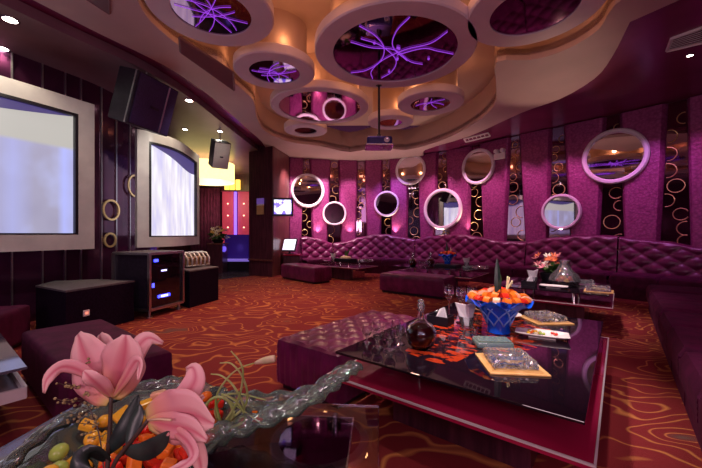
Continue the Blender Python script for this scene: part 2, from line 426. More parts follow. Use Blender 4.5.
oq = [(425, 150), (470, 136), (521, 113), (560, 99), (594, 79), (612, 57), (630, 22)]
outer = [P(x, y, ZS).to_2d() for x, y in op] + [W(s, .02).to_2d() for s in [S_at(290) + (S_at(424) - S_at(290)) * i / 14 for i in range(15)]] + [P(x, y, ZS).to_2d() for x, y in oq]
outer = [p.to_2d() for p in spline([p.to_3d() for p in outer], 100)]
outer += [Vector(p) for p in ((3.6, 2.9), (3.0, 1.2), (1.4, .5), (-1.2, .5), (-2.9, 1.6))]
poly_struct('ceiling_cloud', outer, hole, ZS, ZS + .16, 'taupe')
big = [(-9, -2.7), (8, -2.7), (8, 14), (-9, 14)]
poly_struct('ceiling_outer', big, hole, ZC + .02, ZC + .1, 'plum_ceiling')
struct(MB().grid(lambda u, v: Vector((*[hole, ][0][int(round(u * len(hole))) % len(hole)], lerp(ZS + .1, ZR + .02, v))), len(hole), 1).build('trim_recess', 'recess', smooth=True))
struct(MB().box((.3, 4.8, ZR + .04), (7.2, 8.6, .08)).build('ceiling_recess', 'recess'))
# left low ceiling with fascia
lc = [P(x, y, 3.46).to_2d() + Vector((-.35, .0)) for x, y in op[:-1]]
lc = [p.to_2d() for p in spline([p.to_3d() for p in lc], 30)]
lcp = [(-9, 14), (-2.4, 14)] + [tuple(p) for p in lc[::-1]] + [(-3.6, 1), (-4, -2.5), (-9, -2.5)]
lcp = [(-9, 14), (-2.55, 14), (-2.55, 9.6)] + [tuple(p) for p in lc[::-1]] + [(-3.6, 1), (-4, -2.5), (-9, -2.5)]
poly_struct('ceiling_left', lcp, None, 3.44, 3.56, 'left_ceiling')

# pillar, TV and counter
pc = [(-2.85, 9.5), (-2.11, 9.1), (-1.9, 10.3), (-2.7, 10.9)]
pil = struct(MB().prism(pc, 0, ZC).build('pillar', 'wood_dark'))
pf = Vector((-1.9 + 2.11, 10.3 - 9.1)).normalized(); pn = Vector((pf.y, -pf.x))
o = MB().prism([Vector(pc[1]) + pn * .01, Vector(pc[2]) + pn * .01, Vector(pc[2]) + pn * .03, Vector(pc[1]) + pn * .03], .0, ZC).build('side_panel', 'wood_brown', pil)
o = MB().prism([(-2.87, 9.46), (-2.1, 9.05), (-2.1, 9.1), (-2.84, 9.5)], .42, .46).build('band', 'wood_brown', pil)
tv = thing('television', 'small flat television glowing white and violet on the pillar beside the pink wall', 'television', PD(282.8, 207, 8.9), 0)
tvr = R(8); tv.rotation_euler = (0, 0, tvr)
MB().box((0, .0, 0), (.54, .06, .48), bevel=.01).build('casing', 'black_plastic', tv)
m = mat('tv_screen', (.1, .1, .2), .1); nt, N, L, b = nodes(m)
tc = N.new('ShaderNodeTexCoord'); nz = N.new('ShaderNodeTexNoise'); nz.inputs['Scale'].default_value = 6; L.new(tc.outputs['Object'], nz.inputs['Vector'])
rp = N.new('ShaderNodeValToRGB'); L.new(nz.outputs[0], rp.inputs[0]); e = rp.color_ramp.elements; e[0].position = .42; e[0].color = (.15, .1, .9, 1); e[1].position = .5; e[1].color = (.85, .85, 1, 1)
L.new(rp.outputs[0], b.inputs['Emission Color']); b.inputs['Emission Strength'].default_value = 1.5
MB().box((0, -.032, 0), (.44, .005, .37)).build('screen', m, tv)
MB().box((-.1, .12, 0), (.08, .18, .08)).build('wall_arm', 'black', tv)
sg = thing('notice_sign', 'small square notice with violet upper half on the dark pillar', 'sign', PD(260.3, 206, 9.25), math.atan2(-.4, .74))
MB().box((0, 0, .13), (.25, .02, .16)).build('violet_panel', mat('sign_violet', (.25, .15, .6), .4, emit=(.2, .1, .5), es=.25), sg)
MB().box((0, 0, .03), (.25, .02, .04)).build('white_strip', 'paper', sg)
MB().box((0, 0, -.11), (.25, .02, .24)).build('gold_panel', mat('sign_gold', (.5, .3, .15), .4), sg)

ct = thing('corner_counter', 'low dark red counter in the corner under the television', 'counter', (-1.66, 9.74, 0), 0)
MB().box((0, 0, .27), (.46, .5, .54), bevel=.01).build('body', 'wood_dark', ct)
MB().box((0, 0, .56), (.49, .54, .04), bevel=.008).build('top', 'lacquer', ct)
mo = thing('touch_screen', 'tilted karaoke touch screen glowing white on the corner counter', 'monitor', (-1.74, 9.64, .58), R(-14))
mt_ = Matrix.Rotation(R(-28), 3, 'X')
MB().lathe([(0, 0), (.12, 0), (.12, .02), (.03, .03), (.025, .12), (0, .12)], seg=20).build('stand', 'black_plastic', mo, smooth='auto')
MB().box((0, 0, .26), (.42, .04, .4), mtx=mt_, bevel=.01).build('casing', 'black_plastic', mo)
MB().box(Vector((0, 0, .26)) + mt_ @ Vector((0, -.023, 0)), (.36, .004, .33), mtx=mt_).build('screen', mat('touch_lit', (.8, .8, .9), emit=(.8, .82, 1), es=.9), mo)

# hall decoration
hd = MB()
for a, c, nm in ((222, 233.5, 'l'), (237.5, 250, 'r')):
    p0 = PD(a, 192, 12.9); p1 = PD(c, 270, 12.9)
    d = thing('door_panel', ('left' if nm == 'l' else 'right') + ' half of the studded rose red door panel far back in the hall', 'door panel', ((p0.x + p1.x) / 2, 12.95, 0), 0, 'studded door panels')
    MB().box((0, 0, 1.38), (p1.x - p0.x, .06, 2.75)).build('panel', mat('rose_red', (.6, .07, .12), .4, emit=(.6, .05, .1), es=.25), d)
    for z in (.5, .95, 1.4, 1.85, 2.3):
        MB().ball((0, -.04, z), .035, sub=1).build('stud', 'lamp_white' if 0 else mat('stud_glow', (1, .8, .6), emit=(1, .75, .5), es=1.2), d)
nb = MB().box(PD(235.5, 229, 12.85), (.09, .05, 2.8)).build('neon_strip', 'neon_blue'); tag(nb, 'vertical blue neon strip between the rose red door panels', 'light')
cu = MB().grid(lambda u, v: Vector((lerp(-5.95, -4.85, u), 12.6 + .05 * math.sin(u * 60), lerp(.0, 2.85, v))), 120, 2).build('curtain', vary(mat('curtain_m', (.12, .02, .06), .7), (.10, .015, .05), (.18, .03, .09), 5), smooth=True, thick=.01)
tag(cu, 'dark plum pleated curtain hanging left of the rose red door', 'curtain')
sh = thing('bottle_shelf', 'dark wall shelf above the rose red door in the hall', 'shelf', (-4.3, 12.9, 2.78), 0)
MB().box((0, 0, 0), (1.7, .3, .05)).build('board', 'wood_dark', sh)
MB().box((0, .12, .35), (1.7, .03, .7)).build('back_panel', 'wood_dark', sh)
for i, px in enumerate((227, 232.3, 238)):
    p = PD(px, 186, 12.85); b = MB().box((p.x, p.y, 2.81 + .2), (.15, .12, .38), bevel=.01).build('lit_box', 'yellow_lit')
    tag(b, ('leftmost', 'middle', 'rightmost')[i] + ' of three glowing yellow boxes on the shelf above the hall door', 'light box', 'glowing boxes on the hall shelf')
dl = thing('drum_lamp', 'large drum pendant lamp glowing yellow in the hall', 'lamp', PD(207, 173, 10.4), 0)
MB().lathe([(.78, -.28), (.8, -.28), (.8, .28), (.78, .28)], seg=48, closed=True).build('shade', 'drum', dl, smooth='auto')
MB().lathe([(0, -.27), (.78, -.27), (.78, -.25), (0, -.25)], seg=40).build('diffuser', mat('diffuser', (.9, .8, .6), emit=(1, .85, .6), es=.9), dl)
for a in (0, 2.1, 4.2): MB().tube([(.5 * math.cos(a), .5 * math.sin(a), .25), (.02 * math.cos(a), .02 * math.sin(a), 3.42 - dl.location.z)], .008, 6).build('wire', 'steel', dl)
be = thing('hall_bench', 'dark bench lit blue below in front of the hall door', 'bench', PD(238, 262, 10.6).to_2d().to_3d(), 0)
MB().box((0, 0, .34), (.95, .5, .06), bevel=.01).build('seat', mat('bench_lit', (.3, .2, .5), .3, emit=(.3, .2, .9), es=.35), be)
MB().box((0, 0, .155), (.9, .45, .31)).build('base', 'black', be)
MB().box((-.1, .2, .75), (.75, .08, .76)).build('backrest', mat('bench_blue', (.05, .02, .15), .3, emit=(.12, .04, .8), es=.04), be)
# ============================================================= fittings
def rel(o_loc, v): return Vector(v) - Vector(o_loc)
# round mirrors on the back wall
RM = [(307.8, 190.5, 17, 'leftmost round mirror in a white ring, on the lit pink wall beside the television'),
      (334.5, 213.5, 12, 'smallest low round mirror in a white ring, second from the left above the tufted sofa'),
      (386.5, 203.8, 12.8, 'small round mirror in a white ring right of the violet lit wall, below the projector'),
      (410.3, 169.7, 15.5, 'high round mirror in a white ring just right of the hanging projector'),
      (442.3, 209, 20.5, 'low round mirror in a white ring showing the bright screens, above the wave topped sofa'),
      (477.6, 166.5, 17.8, 'high round mirror in a white ring next to the exit sign'),
      (560.7, 212, 17.9, 'low round mirror in a white ring above the flower arrangement'),
      (614, 156.4, 27.5, 'largest round mirror in a white ring, high on the right of the wall')]
for px, py, rp, lab in RM:
    s = S_at(px, .16); q = W(s, .155); d = q.y; z = CZ - (py - HY) * d / F; r = rp * d / F
    n = Wn(s); t = thing('round_mirror', lab, 'mirror', (q.x, q.y, z), 0, 'ring framed mirrors on the wall')
    m3 = n.to_track_quat('Z', 'Y').to_matrix()
    w = r * .165
    MB().lathe([(r - w, 0), (r - w, .02), (r - w * .75, .045), (r - w * .25, .045), (r, .02), (r, -.03), (r - w, -.03)], seg=64, mtx=m3, closed=True).build('frame', 'white_ring', t, smooth='auto')
    MB().lathe([(0, -.02), (r - w * .9, -.02), (r - w * .9, .006), (0, .006)], seg=48, mtx=m3).build('mirror_glass', 'mirror', t)

# ceiling discs: outer radius, mirror radius
DD = [(-1.43, 3.51, .62, .387, 'large', 'ceiling disc with violet scribble lines, above the left screens at the front'),
      (-1.076, 4.8, .56, .35, 'mid', 'mid sized ceiling disc with a violet star of lines, beside the long grey vent'),
      (.545, 4.3, 1.0, .77, 'huge', 'largest ceiling disc, crossed by long violet curved lines in its dark mirror'),
      (-.56, 6.15, .88, .73, 'none', 'wide ceiling disc whose mirror reflects the pink wall and its white rings'),
      (-1.0, 7.5, .47, .245, 'none', 'small pale ceiling disc farthest left, nearest the pillar'),
      (.81, 6.97, .46, .24, 'none', 'small ceiling disc right behind the projector rod'),
      (1.39, 5.97, .57, .34, 'small', 'ceiling disc with thick plum rim, right of the projector rod'),
      (1.87, 3.49, .65, .415, 'none', 'ceiling disc at the top right with a plain wine red mirror'),
      (-.08, 2.72, .56, .34, 'none', 'ceiling disc cut off by the top edge, between the violet star and the largest disc')]
def flat_tube(px_pts, z, n=24):
    return [P(x, y, z) for x, y in px_pts]
BIG = [[(356, 36), (363, 45), (382, 40), (384, 58), (372, 70), (373, 80)][1:], ]
CR3 = [[(140, 95), (215, 140), (250, 190), (235, 240), (180, 275), (120, 285)], [(350, 68), (297, 125), (285, 185), (340, 238)],
       [(497, 125), (430, 170), (330, 195), (240, 238), (200, 280), (205, 308)], [(120, 165), (200, 187), (290, 195), (350, 240), (400, 252)],
       [(160, 152), (240, 180), (296, 235), (280, 280), (240, 305)], [(300, 215), (400, 190), (460, 200), (520, 212)]]
for x, y, ro, ri, kind, lab in DD:
    h = .14
    t = thing('ceiling_disc', lab, 'ceiling light', (x, y, ZD), 0, 'round mirror discs hung in the ceiling recess')
    MB().lathe([(ri, 0), (ri, .05), (ri - .01, .1), (ro - .02, h), (ro, h - .02), (ro, .015), (ro - .015, 0)], seg=72, closed=True).build('rim', 'disc', t, smooth='auto')
    mi_ = MB().lathe([(0, .012), (ri + .005, .012), (ri + .005, .04), (0, .04)], seg=64).build('mirror', 'dark_mirror', t)
    rs = ro * .80
    MB().lathe([(0, .1), (rs, .1), (rs, ZR - ZD), (0, ZR - ZD)], seg=64).build('drum', 'recess', t, smooth='auto')
    lt = MB()
    if kind == 'huge':
        for c in CR3:
            pts = [P(320 + a / 3.9, b / 3.9, ZD) - Vector((x, y, ZD)) for a, b in c]
            pts = [p for p in spline(pts, 30) if (p.x ** 2 + p.y ** 2) ** .5 < ri - .01]
            lt.tube([p + Vector((0, 0, .002)) for p in pts], .0055, 6)
        for i in range(7):
            a = rnd.uniform(0, 6.28); q = rnd.uniform(.1, .5); lt.ball((q * math.cos(a), q * math.sin(a), .0), .018, sub=1)
    elif kind != 'none':
        k = {'large': 7, 'mid': 6, 'small': 3}[kind]
        for i in range(k):
            a = PI * i / k + rnd.uniform(-.2, .2); e = rnd.uniform(-.9, .9) * ri; f_ = rnd.uniform(-.12, .12) * ri; q0 = rnd.uniform(.55, .93)
            pts = [Vector((math.cos(a) * ri * q0 * h_ - math.sin(a) * (e * (h_ * h_ - .3) * .5 + f_), math.sin(a) * ri * q0 * h_ + math.cos(a) * (e * (h_ * h_ - .3) * .5 + f_), .004)) for h_ in [j / 10 - 1 for j in range(21)]]
            pts = [p for p in pts if p.length < ri * .97]
            lt.tube(pts, 0.0038, 6)
    if kind != 'none': lt.build('violet_lines', 'violet_glow', mi_)  # thin glowing violet lines laid on the disc mirror
    else: lt.bm.free()

# projector on its rod
pj = thing('projector', 'small dark blue projector hanging on a black rod from the ceiling', 'projector', PD(379, 143, 5.2), 0)
jz = pj.location.z
MB().box((0, 0, 0), (.38, .32, .14), bevel=.03).build('body', mat('proj_blue', (.04, .03, .16), .2, coat=.5), pj)
MB().box((0, 0, -.06), (.42, .36, .03), bevel=.01).build('tray', 'chrome', pj)
MB().lathe([(0, 0), (.035, 0), (.04, .03), (.03, .03), (.028, .01), (0, .01)], (.1, -.16, 0), 20, mtx=Matrix.Rotation(R(90), 3, 'X')).build('lens', 'mirror', pj)
MB().tube([(0, 0, .04), (0, 0, ZR - jz)], .018, 12).build('rod', 'black', pj)
MB().lathe([(0, .10), (.05, .10), (.03, .18), (0, .18)], (0, 0, -.05), 16).build('bracket', 'black', pj)
MB().lathe([(0, 0), (.045, 0), (.045, .1), (0, .1)], (0, 0, P(379, 93, 3.4).z - jz + .02), 16).build('collar', 'black', pj)

# vents
def vent(lab, px4, z, m, n):
    c = [P(x, y, z) for x, y in px4]; ctr = sum(c, Vector()) / 4
    t = thing('air_vent', lab, 'vent', ctr, 0)
    f = MB()
    for i in range(4):
        a, b_ = c[i] - ctr, c[(i + 1) % 4] - ctr; f.tube([a, b_], .02, 4)
    f.build('frame', m, t)
    g = MB()
    for i in range(1, n):
        a = c[0].lerp(c[1], i / n) - ctr; b_ = c[3].lerp(c[2], i / n) - ctr
        d = (c[1] - c[0]).normalized() * .012
        v = [g.bm.verts.new(p) for p in (a - d + Vector((0, 0, .004)), a + d - Vector((0, 0, .012)), b_ + d - Vector((0, 0, .012)), b_ - d + Vector((0, 0, .004)))]; g.bm.faces.new(v)
    g.build('slats', m, t, thick=.004)
vent('long grey grille vent beside the violet star disc', [(180, 37), (181, 52), (234, 90), (233, 72)], ZS - .005, 'grille', 40)
vent('grey grille vent at the top edge above the left screen', [(80, -6), (109, 13), (109, -4), (96, -12)], ZS - .005, 'grille', 26)
vent('white slotted air conditioning vent in the plum ceiling at top right', [(667, 51), (672, 38), (722, 20), (722, 38)], ZC + .01, 'white_grille', 8)
vent('small white slotted vent at the ceiling edge above the exit sign', [(464, 139), (488, 133), (490, 136), (466, 142)], ZS - .01, 'white_grille', 6)

# downlights
DLI = [(10, 19, 3.44, .06, 'brightest downlight, in the top left corner'), (3, 48, 3.44, .05, 'downlight cut by the left edge above the large screen'), (189, 100, 3.44, .055, 'downlight left of the beam, between the two speakers'),
       (220, 131, 3.44, .05, 'downlight just above the small grey speaker'), (185, 129, 3.44, .045, 'faint downlight left of the small grey speaker'), (690, 55, ZC + .02, .03, 'small white downlight in the plum ceiling at right')]
for px, py, z, r, lab in DLI:
    p = P(px, py, z); t = thing('downlight', lab, 'light', p, 0, 'recessed downlights')
    MB().lathe([(r, -.012), (r * 1.35, -.008), (r * 1.35, 0), (r, 0)], seg=28, closed=True).build('trim_ring', 'chrome', t, smooth='auto')
    MB().lathe([(0, -.008), (r, -.008), (r, -.001), (0, -.001)], seg=24).build('lamp', 'lamp_white', t)

# exit sign: white plate with two lamps on top
s = S_at(499.5, .17); q = W(s, .17); z = CZ + (HY - 155) * q.y / F; n = Wn(s); an = math.atan2(n.y, n.x) + PI / 2
es = thing('emergency_light', 'small pale emergency light box with two lamp heads, high on the pink wall', 'emergency light', (q.x, q.y, z), an)
MB().box((0, 0, -.03), (.30, .05, .15), bevel=.01).build('box', 'white_grille', es)
for dx in (-.08, .085): MB().lathe([(0, 0), (.06, 0), (.05, .09), (0, .09)], (dx, .03, .1), 16, mtx=Matrix.Rotation(R(90), 3, 'X')).build('lamp_head', 'paper', es, smooth='auto')

# screens
def screen(label, plan, z0, z1, bw, content, name='projection_screen'):
    pts = spline([Vector(p).to_3d() for p in plan], 48); base = sum(pts, Vector()) / len(pts); base.z = 0
    t = thing(name, label, 'screen', base, 0)
    L_ = [0]
    for a, c in zip(pts, pts[1:]): L_.append(L_[-1] + (c - a).length)
    def at(l, off, z):
        l = max(0, min(L_[-1], l))
        for i in range(len(L_) - 1):
            if l <= L_[i + 1]: break
        p = pts[i].lerp(pts[i + 1], (l - L_[i]) / (L_[i + 1] - L_[i]))
        i0, i1 = max(0, i - 2), min(len(pts) - 1, i + 3); d = (pts[i1] - pts[i0]).normalized()
        return Vector((p.x - base.x + d.y * off, p.y - base.y - d.x * off, z))
    LL = L_[-1]
    # frame = closed band: section swept around the rectangle, following the curve
    def bar(mb, l0, l1, za, zb, n):
        A = []
        for i in range(n + 1):
            l = lerp(l0, l1, i / n)
            A.append([mb.bm.verts.new(at(l, o_, z_)) for o_, z_ in ((0, za), (0, zb), (-.14, zb), (-.14, za))])
        for a, c in zip(A, A[1:]):
            for k in range(4): mb.bm.faces.new((a[k], c[k], c[(k + 1) % 4], a[(k + 1) % 4]))
        mb.bm.faces.new(A[0][::-1]); mb.bm.faces.new(A[-1])
    f = MB()
    bar(f, 0, LL, z1 - bw, z1, 40); bar(f, 0, LL, z0, z0 + bw, 40); bar(f, 0, bw, z0 + bw, z1 - bw, 4); bar(f, LL - bw, LL, z0 + bw, z1 - bw, 4)
    f.build('frame', 'frame_silver', t, smooth='auto')
    k = MB(); e = .035
    bar(k, bw - .001, bw + e, z0 + bw, z1 - bw, 2); bar(k, LL - bw - e, LL - bw, z0 + bw, z1 - bw, 2); bar(k, bw, LL - bw, z1 - bw - e, z1 - bw, 30); bar(k, bw, LL - bw, z0 + bw, z0 + bw + e * .6, 30)
    k.build('black_border', 'black', t)
    MB().grid(lambda u, v: at(lerp(bw + e, LL - bw - e, u), -.05, lerp(z0 + bw + e * .6, z1 - bw - e, v)), 40, 12, uv=True).build('screen', content, t, smooth=True)
    g = MB(); bar(g, LL * .1, LL * .9, z0 + .1, z1 - .1, 10)
    for v in g.bm.verts: pass
    g.bm.free()
    st = MB()
    st.bm.free()
    for l in (LL * .25, LL * .75): MB().tube([at(l, -.13, z1 - .1), at(l, -.4, z1 - .1)], .03, 8).build('wall_bracket', 'steel', t)
    return t
def content(name, cols, top, sag, streak, flip=False, es=1.0, strips=None):
    m = mat(name, (.05, .05, .08), .3); nt, N, L, b = nodes(m)
    uv = N.new('ShaderNodeUVMap'); mp = N.new('ShaderNodeMapping'); mp.inputs['Scale'].default_value = (streak, .7, 1); L.new(uv.outputs[0], mp.inputs[0])
    n = N.new('ShaderNodeTexNoise'); n.inputs['Scale'].default_value = 2.2; n.inputs['Detail'].default_value = 3; L.new(mp.outputs[0], n.inputs['Vector'])
    r = N.new('ShaderNodeValToRGB'); L.new(n.outputs[0], r.inputs[0]); e = r.color_ramp.elements
    e[0].position = .36; e[0].color = (*cols[0], 1); e[1].position = .62; e[1].color = (*cols[2], 1); x = e.new(.5); x.color = (*cols[1], 1)
    sx = N.new('ShaderNodeSeparateXYZ'); L.new(uv.outputs[0], sx.inputs[0])
    # pale band across the top of the picture
    def ramp(src, pts):
        q = N.new('ShaderNodeValToRGB'); L.new(src, q.inputs[0]); el = q.color_ramp.elements
        el[0].position, el[0].color = pts[0][0], (*[pts[0][1]] * 3, 1); el[1].position, el[1].color = pts[-1][0], (*[pts[-1][1]] * 3, 1)
        for p_, c_ in pts[1:-1]:
            w = el.new(p_); w.color = (c_, c_, c_, 1)
        return q.outputs[0]
    mx = N.new('ShaderNodeMix'); mx.data_type = 'RGBA'; L.new(ramp(sx.outputs[1], [(top, 0), (top + .03, 1)]), mx.inputs[0]); L.new(r.outputs[0], mx.inputs[6]); mx.inputs[7].default_value = (*cols[3], 1)
    # unlit crescent at the top where the picture bows down
    a = N.new('ShaderNodeMath'); a.operation = 'MULTIPLY'; L.new(sx.outputs[0], a.inputs[0]); a.inputs[1].default_value = PI * (.62 if flip else 1)
    s_ = N.new('ShaderNodeMath'); s_.operation = 'SINE'; L.new(a.outputs[0], s_.inputs[0])
    m2 = N.new('ShaderNodeMath'); m2.operation = 'MULTIPLY_ADD'; L.new(s_.outputs[0], m2.inputs[0]); m2.inputs[1].default_value = sag; L.new(sx.outputs[1], m2.inputs[2])
    g = N.new('ShaderNodeMath'); g.operation = 'GREATER_THAN'; L.new(m2.outputs[0], g.inputs[0]); g.inputs[1].default_value = 1.0
    m3 = N.new('ShaderNodeMix'); m3.data_type = 'RGBA'; L.new(g.outputs[0], m3.inputs[0]); L.new(mx.outputs[2], m3.inputs[6]); m3.inputs[7].default_value = (.06, .045, .16, 1)
    if strips:
        q = ramp(sx.outputs[0], strips); m4 = N.new('ShaderNodeMix'); m4.data_type = 'RGBA'; L.new(q, m4.inputs[0]); m4.inputs[7].default_value = (.42, .46, .95, 1)
        L.new(r.outputs[0], m4.inputs[6]); L.new(m4.outputs[2], mx.inputs[6])
    L.new(m3.outputs[2], b.inputs['Emission Color']); b.inputs['Emission Strength'].default_value = es
    return m
cA = content('screen_left', [(.31, .29, .41), (.35, .33, .46), (.42, .43, .68), (.46, .44, .40)], .70, .10, 1.6, es=.85, strips=[(0, 0), (.50, .0), (.535, .9), (.57, .05), (.68, 0), (.76, .45), (.84, .0), (.93, .0), (.96, .8), (1, .3)])
cB = content('screen_right', [(.52, .49, .72), (.68, .64, .72), (.82, .80, .92), (.60, .58, .80)], .96, .17, 4.2, True, .95)
screen('large screen in a wide silver frame cut by the left edge, pale violet picture', [(-5.0, 2.1), (-4.45, 2.85), (-3.87, 3.75), (-3.47, 4.6)], .95, 2.9, .19, cA)
screen('curved screen in a silver frame behind the equipment rack, bright pale blue picture', [(-3.46, 5.5), (-3.24, 5.75), (-3.14, 6.27), (-3.3, 7.4)], .93, 2.85, .17, cB)

# speakers
def speaker(lab, c, r, n, w, h, d, body, face, nm='hanging_speaker'):
    r = Vector(r).normalized(); n = Vector(n); n = (n - r * n.dot(r)).normalized(); up = r.cross(-n).normalized()
    if up.z < 0: up = -up
    t = thing(nm, lab, 'speaker', c, 0); m3 = Matrix((r, -n, up)).transposed()
    MB().box((0, 0, 0), (w, d, h), mtx=m3, bevel=.015).build('cabinet', body, t)
    MB().box(n * (d / 2 + .006) - r * w * .0, (w * .92, .012, h * .94), mtx=m3).build('grille', face, t)
    MB().box(n * (d / 2 + .016) - up * h * .05 + r * .0, (w * .2, .006, h * .05), mtx=m3).build('badge', 'black', t)
    top = -n * d * .2 + up * h * .45
    MB().tube([top, top + Vector((0, 0, ZC - c[2] - top.z))], .014, 8).build('hanger', 'steel', t)
    return t, m3, n, r, up
t, m3, n, r, up = speaker('big black speaker hung tilted from the ceiling between the two screens', Vector((-2.92, 4.82, 3.0)), (.25, .97, 0), (.93, -.24, -.30), .70, .70, .34, 'black_plastic', vary(mat('navy_grille', (.02, .012, .06), .45), (.018, .01, .05), (.035, .02, .09), 60))
MB().box(n * .185 + r * .16, (.02, .014, .66), mtx=m3).build('edge_bar', 'steel', t)
MB().box(n * .13 - r * .345, (.02, .02, .7), mtx=m3).build('corner_rail', 'steel', t)
speaker('small grey speaker hung tilted in front of the yellow drum lamp', PD(219.5, 154, 7.3), (.80, .6, 0), (.55, -.72, -.40), .34, .56, .32, 'black_plastic', 'speaker_grille')

# stage boxes
def sbox(lab, poly, h, extra=False):
    c = sum((Vector(p) for p in poly), Vector((0, 0))) / len(poly)
    t = thing('stage_box', lab, 'platform', (c.x, c.y, 0), 0)
    pl = [Vector(p) - c for p in poly]
    MB().prism(pl, 0, h - .02).build('box', 'carpet_black', t)
    MB().prism([p * 1.01 for p in pl], h - .02, h).build('top', 'stage_top', t)
    return t
t = sbox('long low black stage box with grey top under the large left screen', [(-3.12, 3.72), (-2.89, 4.53), (-3.47, 4.68), (-3.92, 4.50), (-3.80, 4.1)], .53)
t = sbox('black stage box with grey top right of the equipment rack', [(-2.50, 5.27), (-2.32, 5.95), (-3.0, 6.45), (-3.18, 5.85)], .58)
so = thing('wall_socket', 'small pale socket glowing on the front of the long black stage box', 'socket', Vector((-3.055, 3.92, .24)), math.atan2(.83, .24))
MB().box((0, -.006, 0), (.07, .012, .07), bevel=.003).build('plate', 'paper', so)
MB().box((0, -.014, 0), (.03, .006, .03)).build('button', mat('socket_red', (.8, .2, .15), .4, emit=(1, .3, .2), es=.8), so)

# rack
rk = thing('equipment_rack', 'silver edged flight case rack with smoked door and blue lit equipment', 'equipment rack', (-2.86, 5.02, 0), 0)
ux = Vector((.1, .63, 0)).normalized(); w_, d_ = .62, .62
# front face runs from pixel 150 to 180, facing the camera and right
f0 = Vector((-2.74, 4.62)); f1 = Vector((-2.58, 5.22)); fx = (f1 - f0).normalized(); fn = Vector((fx.y, -fx.x))
rk.location = (f0.x, f0.y, 0); ang = math.atan2(fx.y, fx.x); rk.rotation_euler = (0, 0, ang)
Wd = (f1 - f0).length; Dp = .62; H0, H1 = .11, .88
MB().box((Wd / 2, Dp / 2 + .01, (H0 + H1) / 2), (Wd - .03, Dp - .03, H1 - H0 - .02)).build('case', 'black_plastic', rk)
door_ = MB().box((Wd / 2, .02, (H0 + H1) / 2), (Wd - .06, .012, H1 - H0 - .06)).build('smoked_door', 'black_glass', rk)
ed = MB()
for x in (0, Wd):
    for y in (0, Dp): ed.box((x, y, (H0 + H1) / 2), (.035, .035, H1 - H0))
for z in (H0, H1):
    for y in (0, Dp): ed.box((Wd / 2, y, z), (Wd, .035, .035))
    for x in (0, Wd): ed.box((x, Dp / 2, z), (.035, Dp, .035))
ed.build('edge_trim', 'steel', rk)
MB().box((Wd / 2, Dp / 2, H1 + .012), (Wd - .01, Dp - .01, .012)).build('top_panel', 'stage_top', rk)
for (x, z, w, h) in ((.12, .78, .07, .04), (.07, .44, .035, .06)):
    MB().box((x, .005, z), (w, .012, h), bevel=.004).build('blue_light', 'led_blue', door_)
MB().box((.26, .005, .63), (.09, .01, .022)).build('display', 'led_white', door_)
MB().box((.26, .005, .27), (.22, .012, .04), bevel=.01).build('display', 'led_blue', door_)
MB().box((.26, .0, .27), (.12, .012, .03)).build('display_glow', 'led_white', door_)
for x in (.04, Wd - .04):
    for y in (.04, Dp - .04):
        MB().lathe([(0, 0), (.04, 0), (.04, .02), (.018, .03), (.018, .10), (0, .10)], (x, y, 0), 16).build('foot', 'steel', rk, smooth='auto')

# rack of rolled towels / chromed shisha row on the second stage box: wire basket with curved chrome bars
bk = thing('wire_basket', 'low wire basket with curved pale bars on the right stage box', 'basket', (-2.78, 5.92, .583), R(70))
MB().box((0, 0, .10), (.50, .28, .14), bevel=.02).build('content', vary(mat('basket_fill', (.25, .12, .08), .4), (.10, .05, .05), (.5, .3, .12), 20), bk)
bars = MB()
for i in range(6):
    x = -.24 + i * .096
    bars.tube([(x, -.16, .02), (x, -.17, .15), (x, -.10, .235), (x, 0, .25), (x, .1, .23), (x, .16, .13), (x, .16, .02)], .016, 8)
for y in (-.165, .16): bars.tube([(-.26, y, .03), (.26, y, .03)], .01, 6)
bars.build('bars', 'frame_silver', bk, smooth=True)

# flowers in the hall
def blob_flowers(name, lab, cat, loc, r, cols, n, pot, seed=1, group=None, hgt=.25):
    q = random.Random(seed); t = thing(name, lab, cat, loc, 0, group)
    MB().lathe([(0, 0), (r * .35, 0), (r * .5, hgt), (r * .42, hgt), (r * .3, .02), (0, .02)], seg=20).build('vase', pot, t, smooth='auto')
    lf = MB()
    for i in range(n * 2):
        a = q.uniform(0, 6.28); l = r * q.uniform(.6, 1.1); c = Vector((math.cos(a) * .1 * r, math.sin(a) * .1 * r, hgt)); tip = Vector((math.cos(a) * l, math.sin(a) * l, hgt + q.uniform(-.05, .6) * r))
        s_ = Vector((-math.sin(a), math.cos(a), 0)) * r * .16; mid = c.lerp(tip, .55) + Vector((0, 0, r * .18))
        v = [lf.bm.verts.new(p) for p in (c, mid + s_, tip, mid - s_)]; lf.bm.faces.new(v)
    lf.build('leaves', 'green_leaf', t, thick=.003)
    for ci, c in enumerate(cols):
        b = MB()
        for i in range(n):
            a = q.uniform(0, 6.28); l = r * q.uniform(.1, .85); cc = Vector((math.cos(a) * l, math.sin(a) * l, hgt + r * q.uniform(.25, 1.05) - l * .25))
            nr = Vector((q.uniform(-1, 1), q.uniform(-1, .3), 1)).normalized(); m3 = nr.to_track_quat('Z', 'Y').to_matrix()
            for k in range(6):
                an = k * PI / 3; d = m3 @ Vector((math.cos(an), math.sin(an), .6)).normalized(); sd = m3 @ Vector((-math.sin(an), math.cos(an), 0))
                R_ = r * .26
                v = [b.bm.verts.new(p) for p in (cc, cc + d * R_ * .6 + sd * R_ * .22, cc + d * R_, cc + d * R_ * .6 - sd * R_ * .22)]; b.bm.faces.new(v)
        b.build('blossoms', c, t, thick=.003)
    return t
M['petal_y'] = mat('petal_y', (.85, .6, .15), .5); M['petal_w'] = mat('petal_w', (.85, .78, .68), .5); M['petal_o'] = mat('petal_o', (.85, .22, .08), .5); M['petal_p'] = mat('petal_p', (.8, .25, .3), .5)
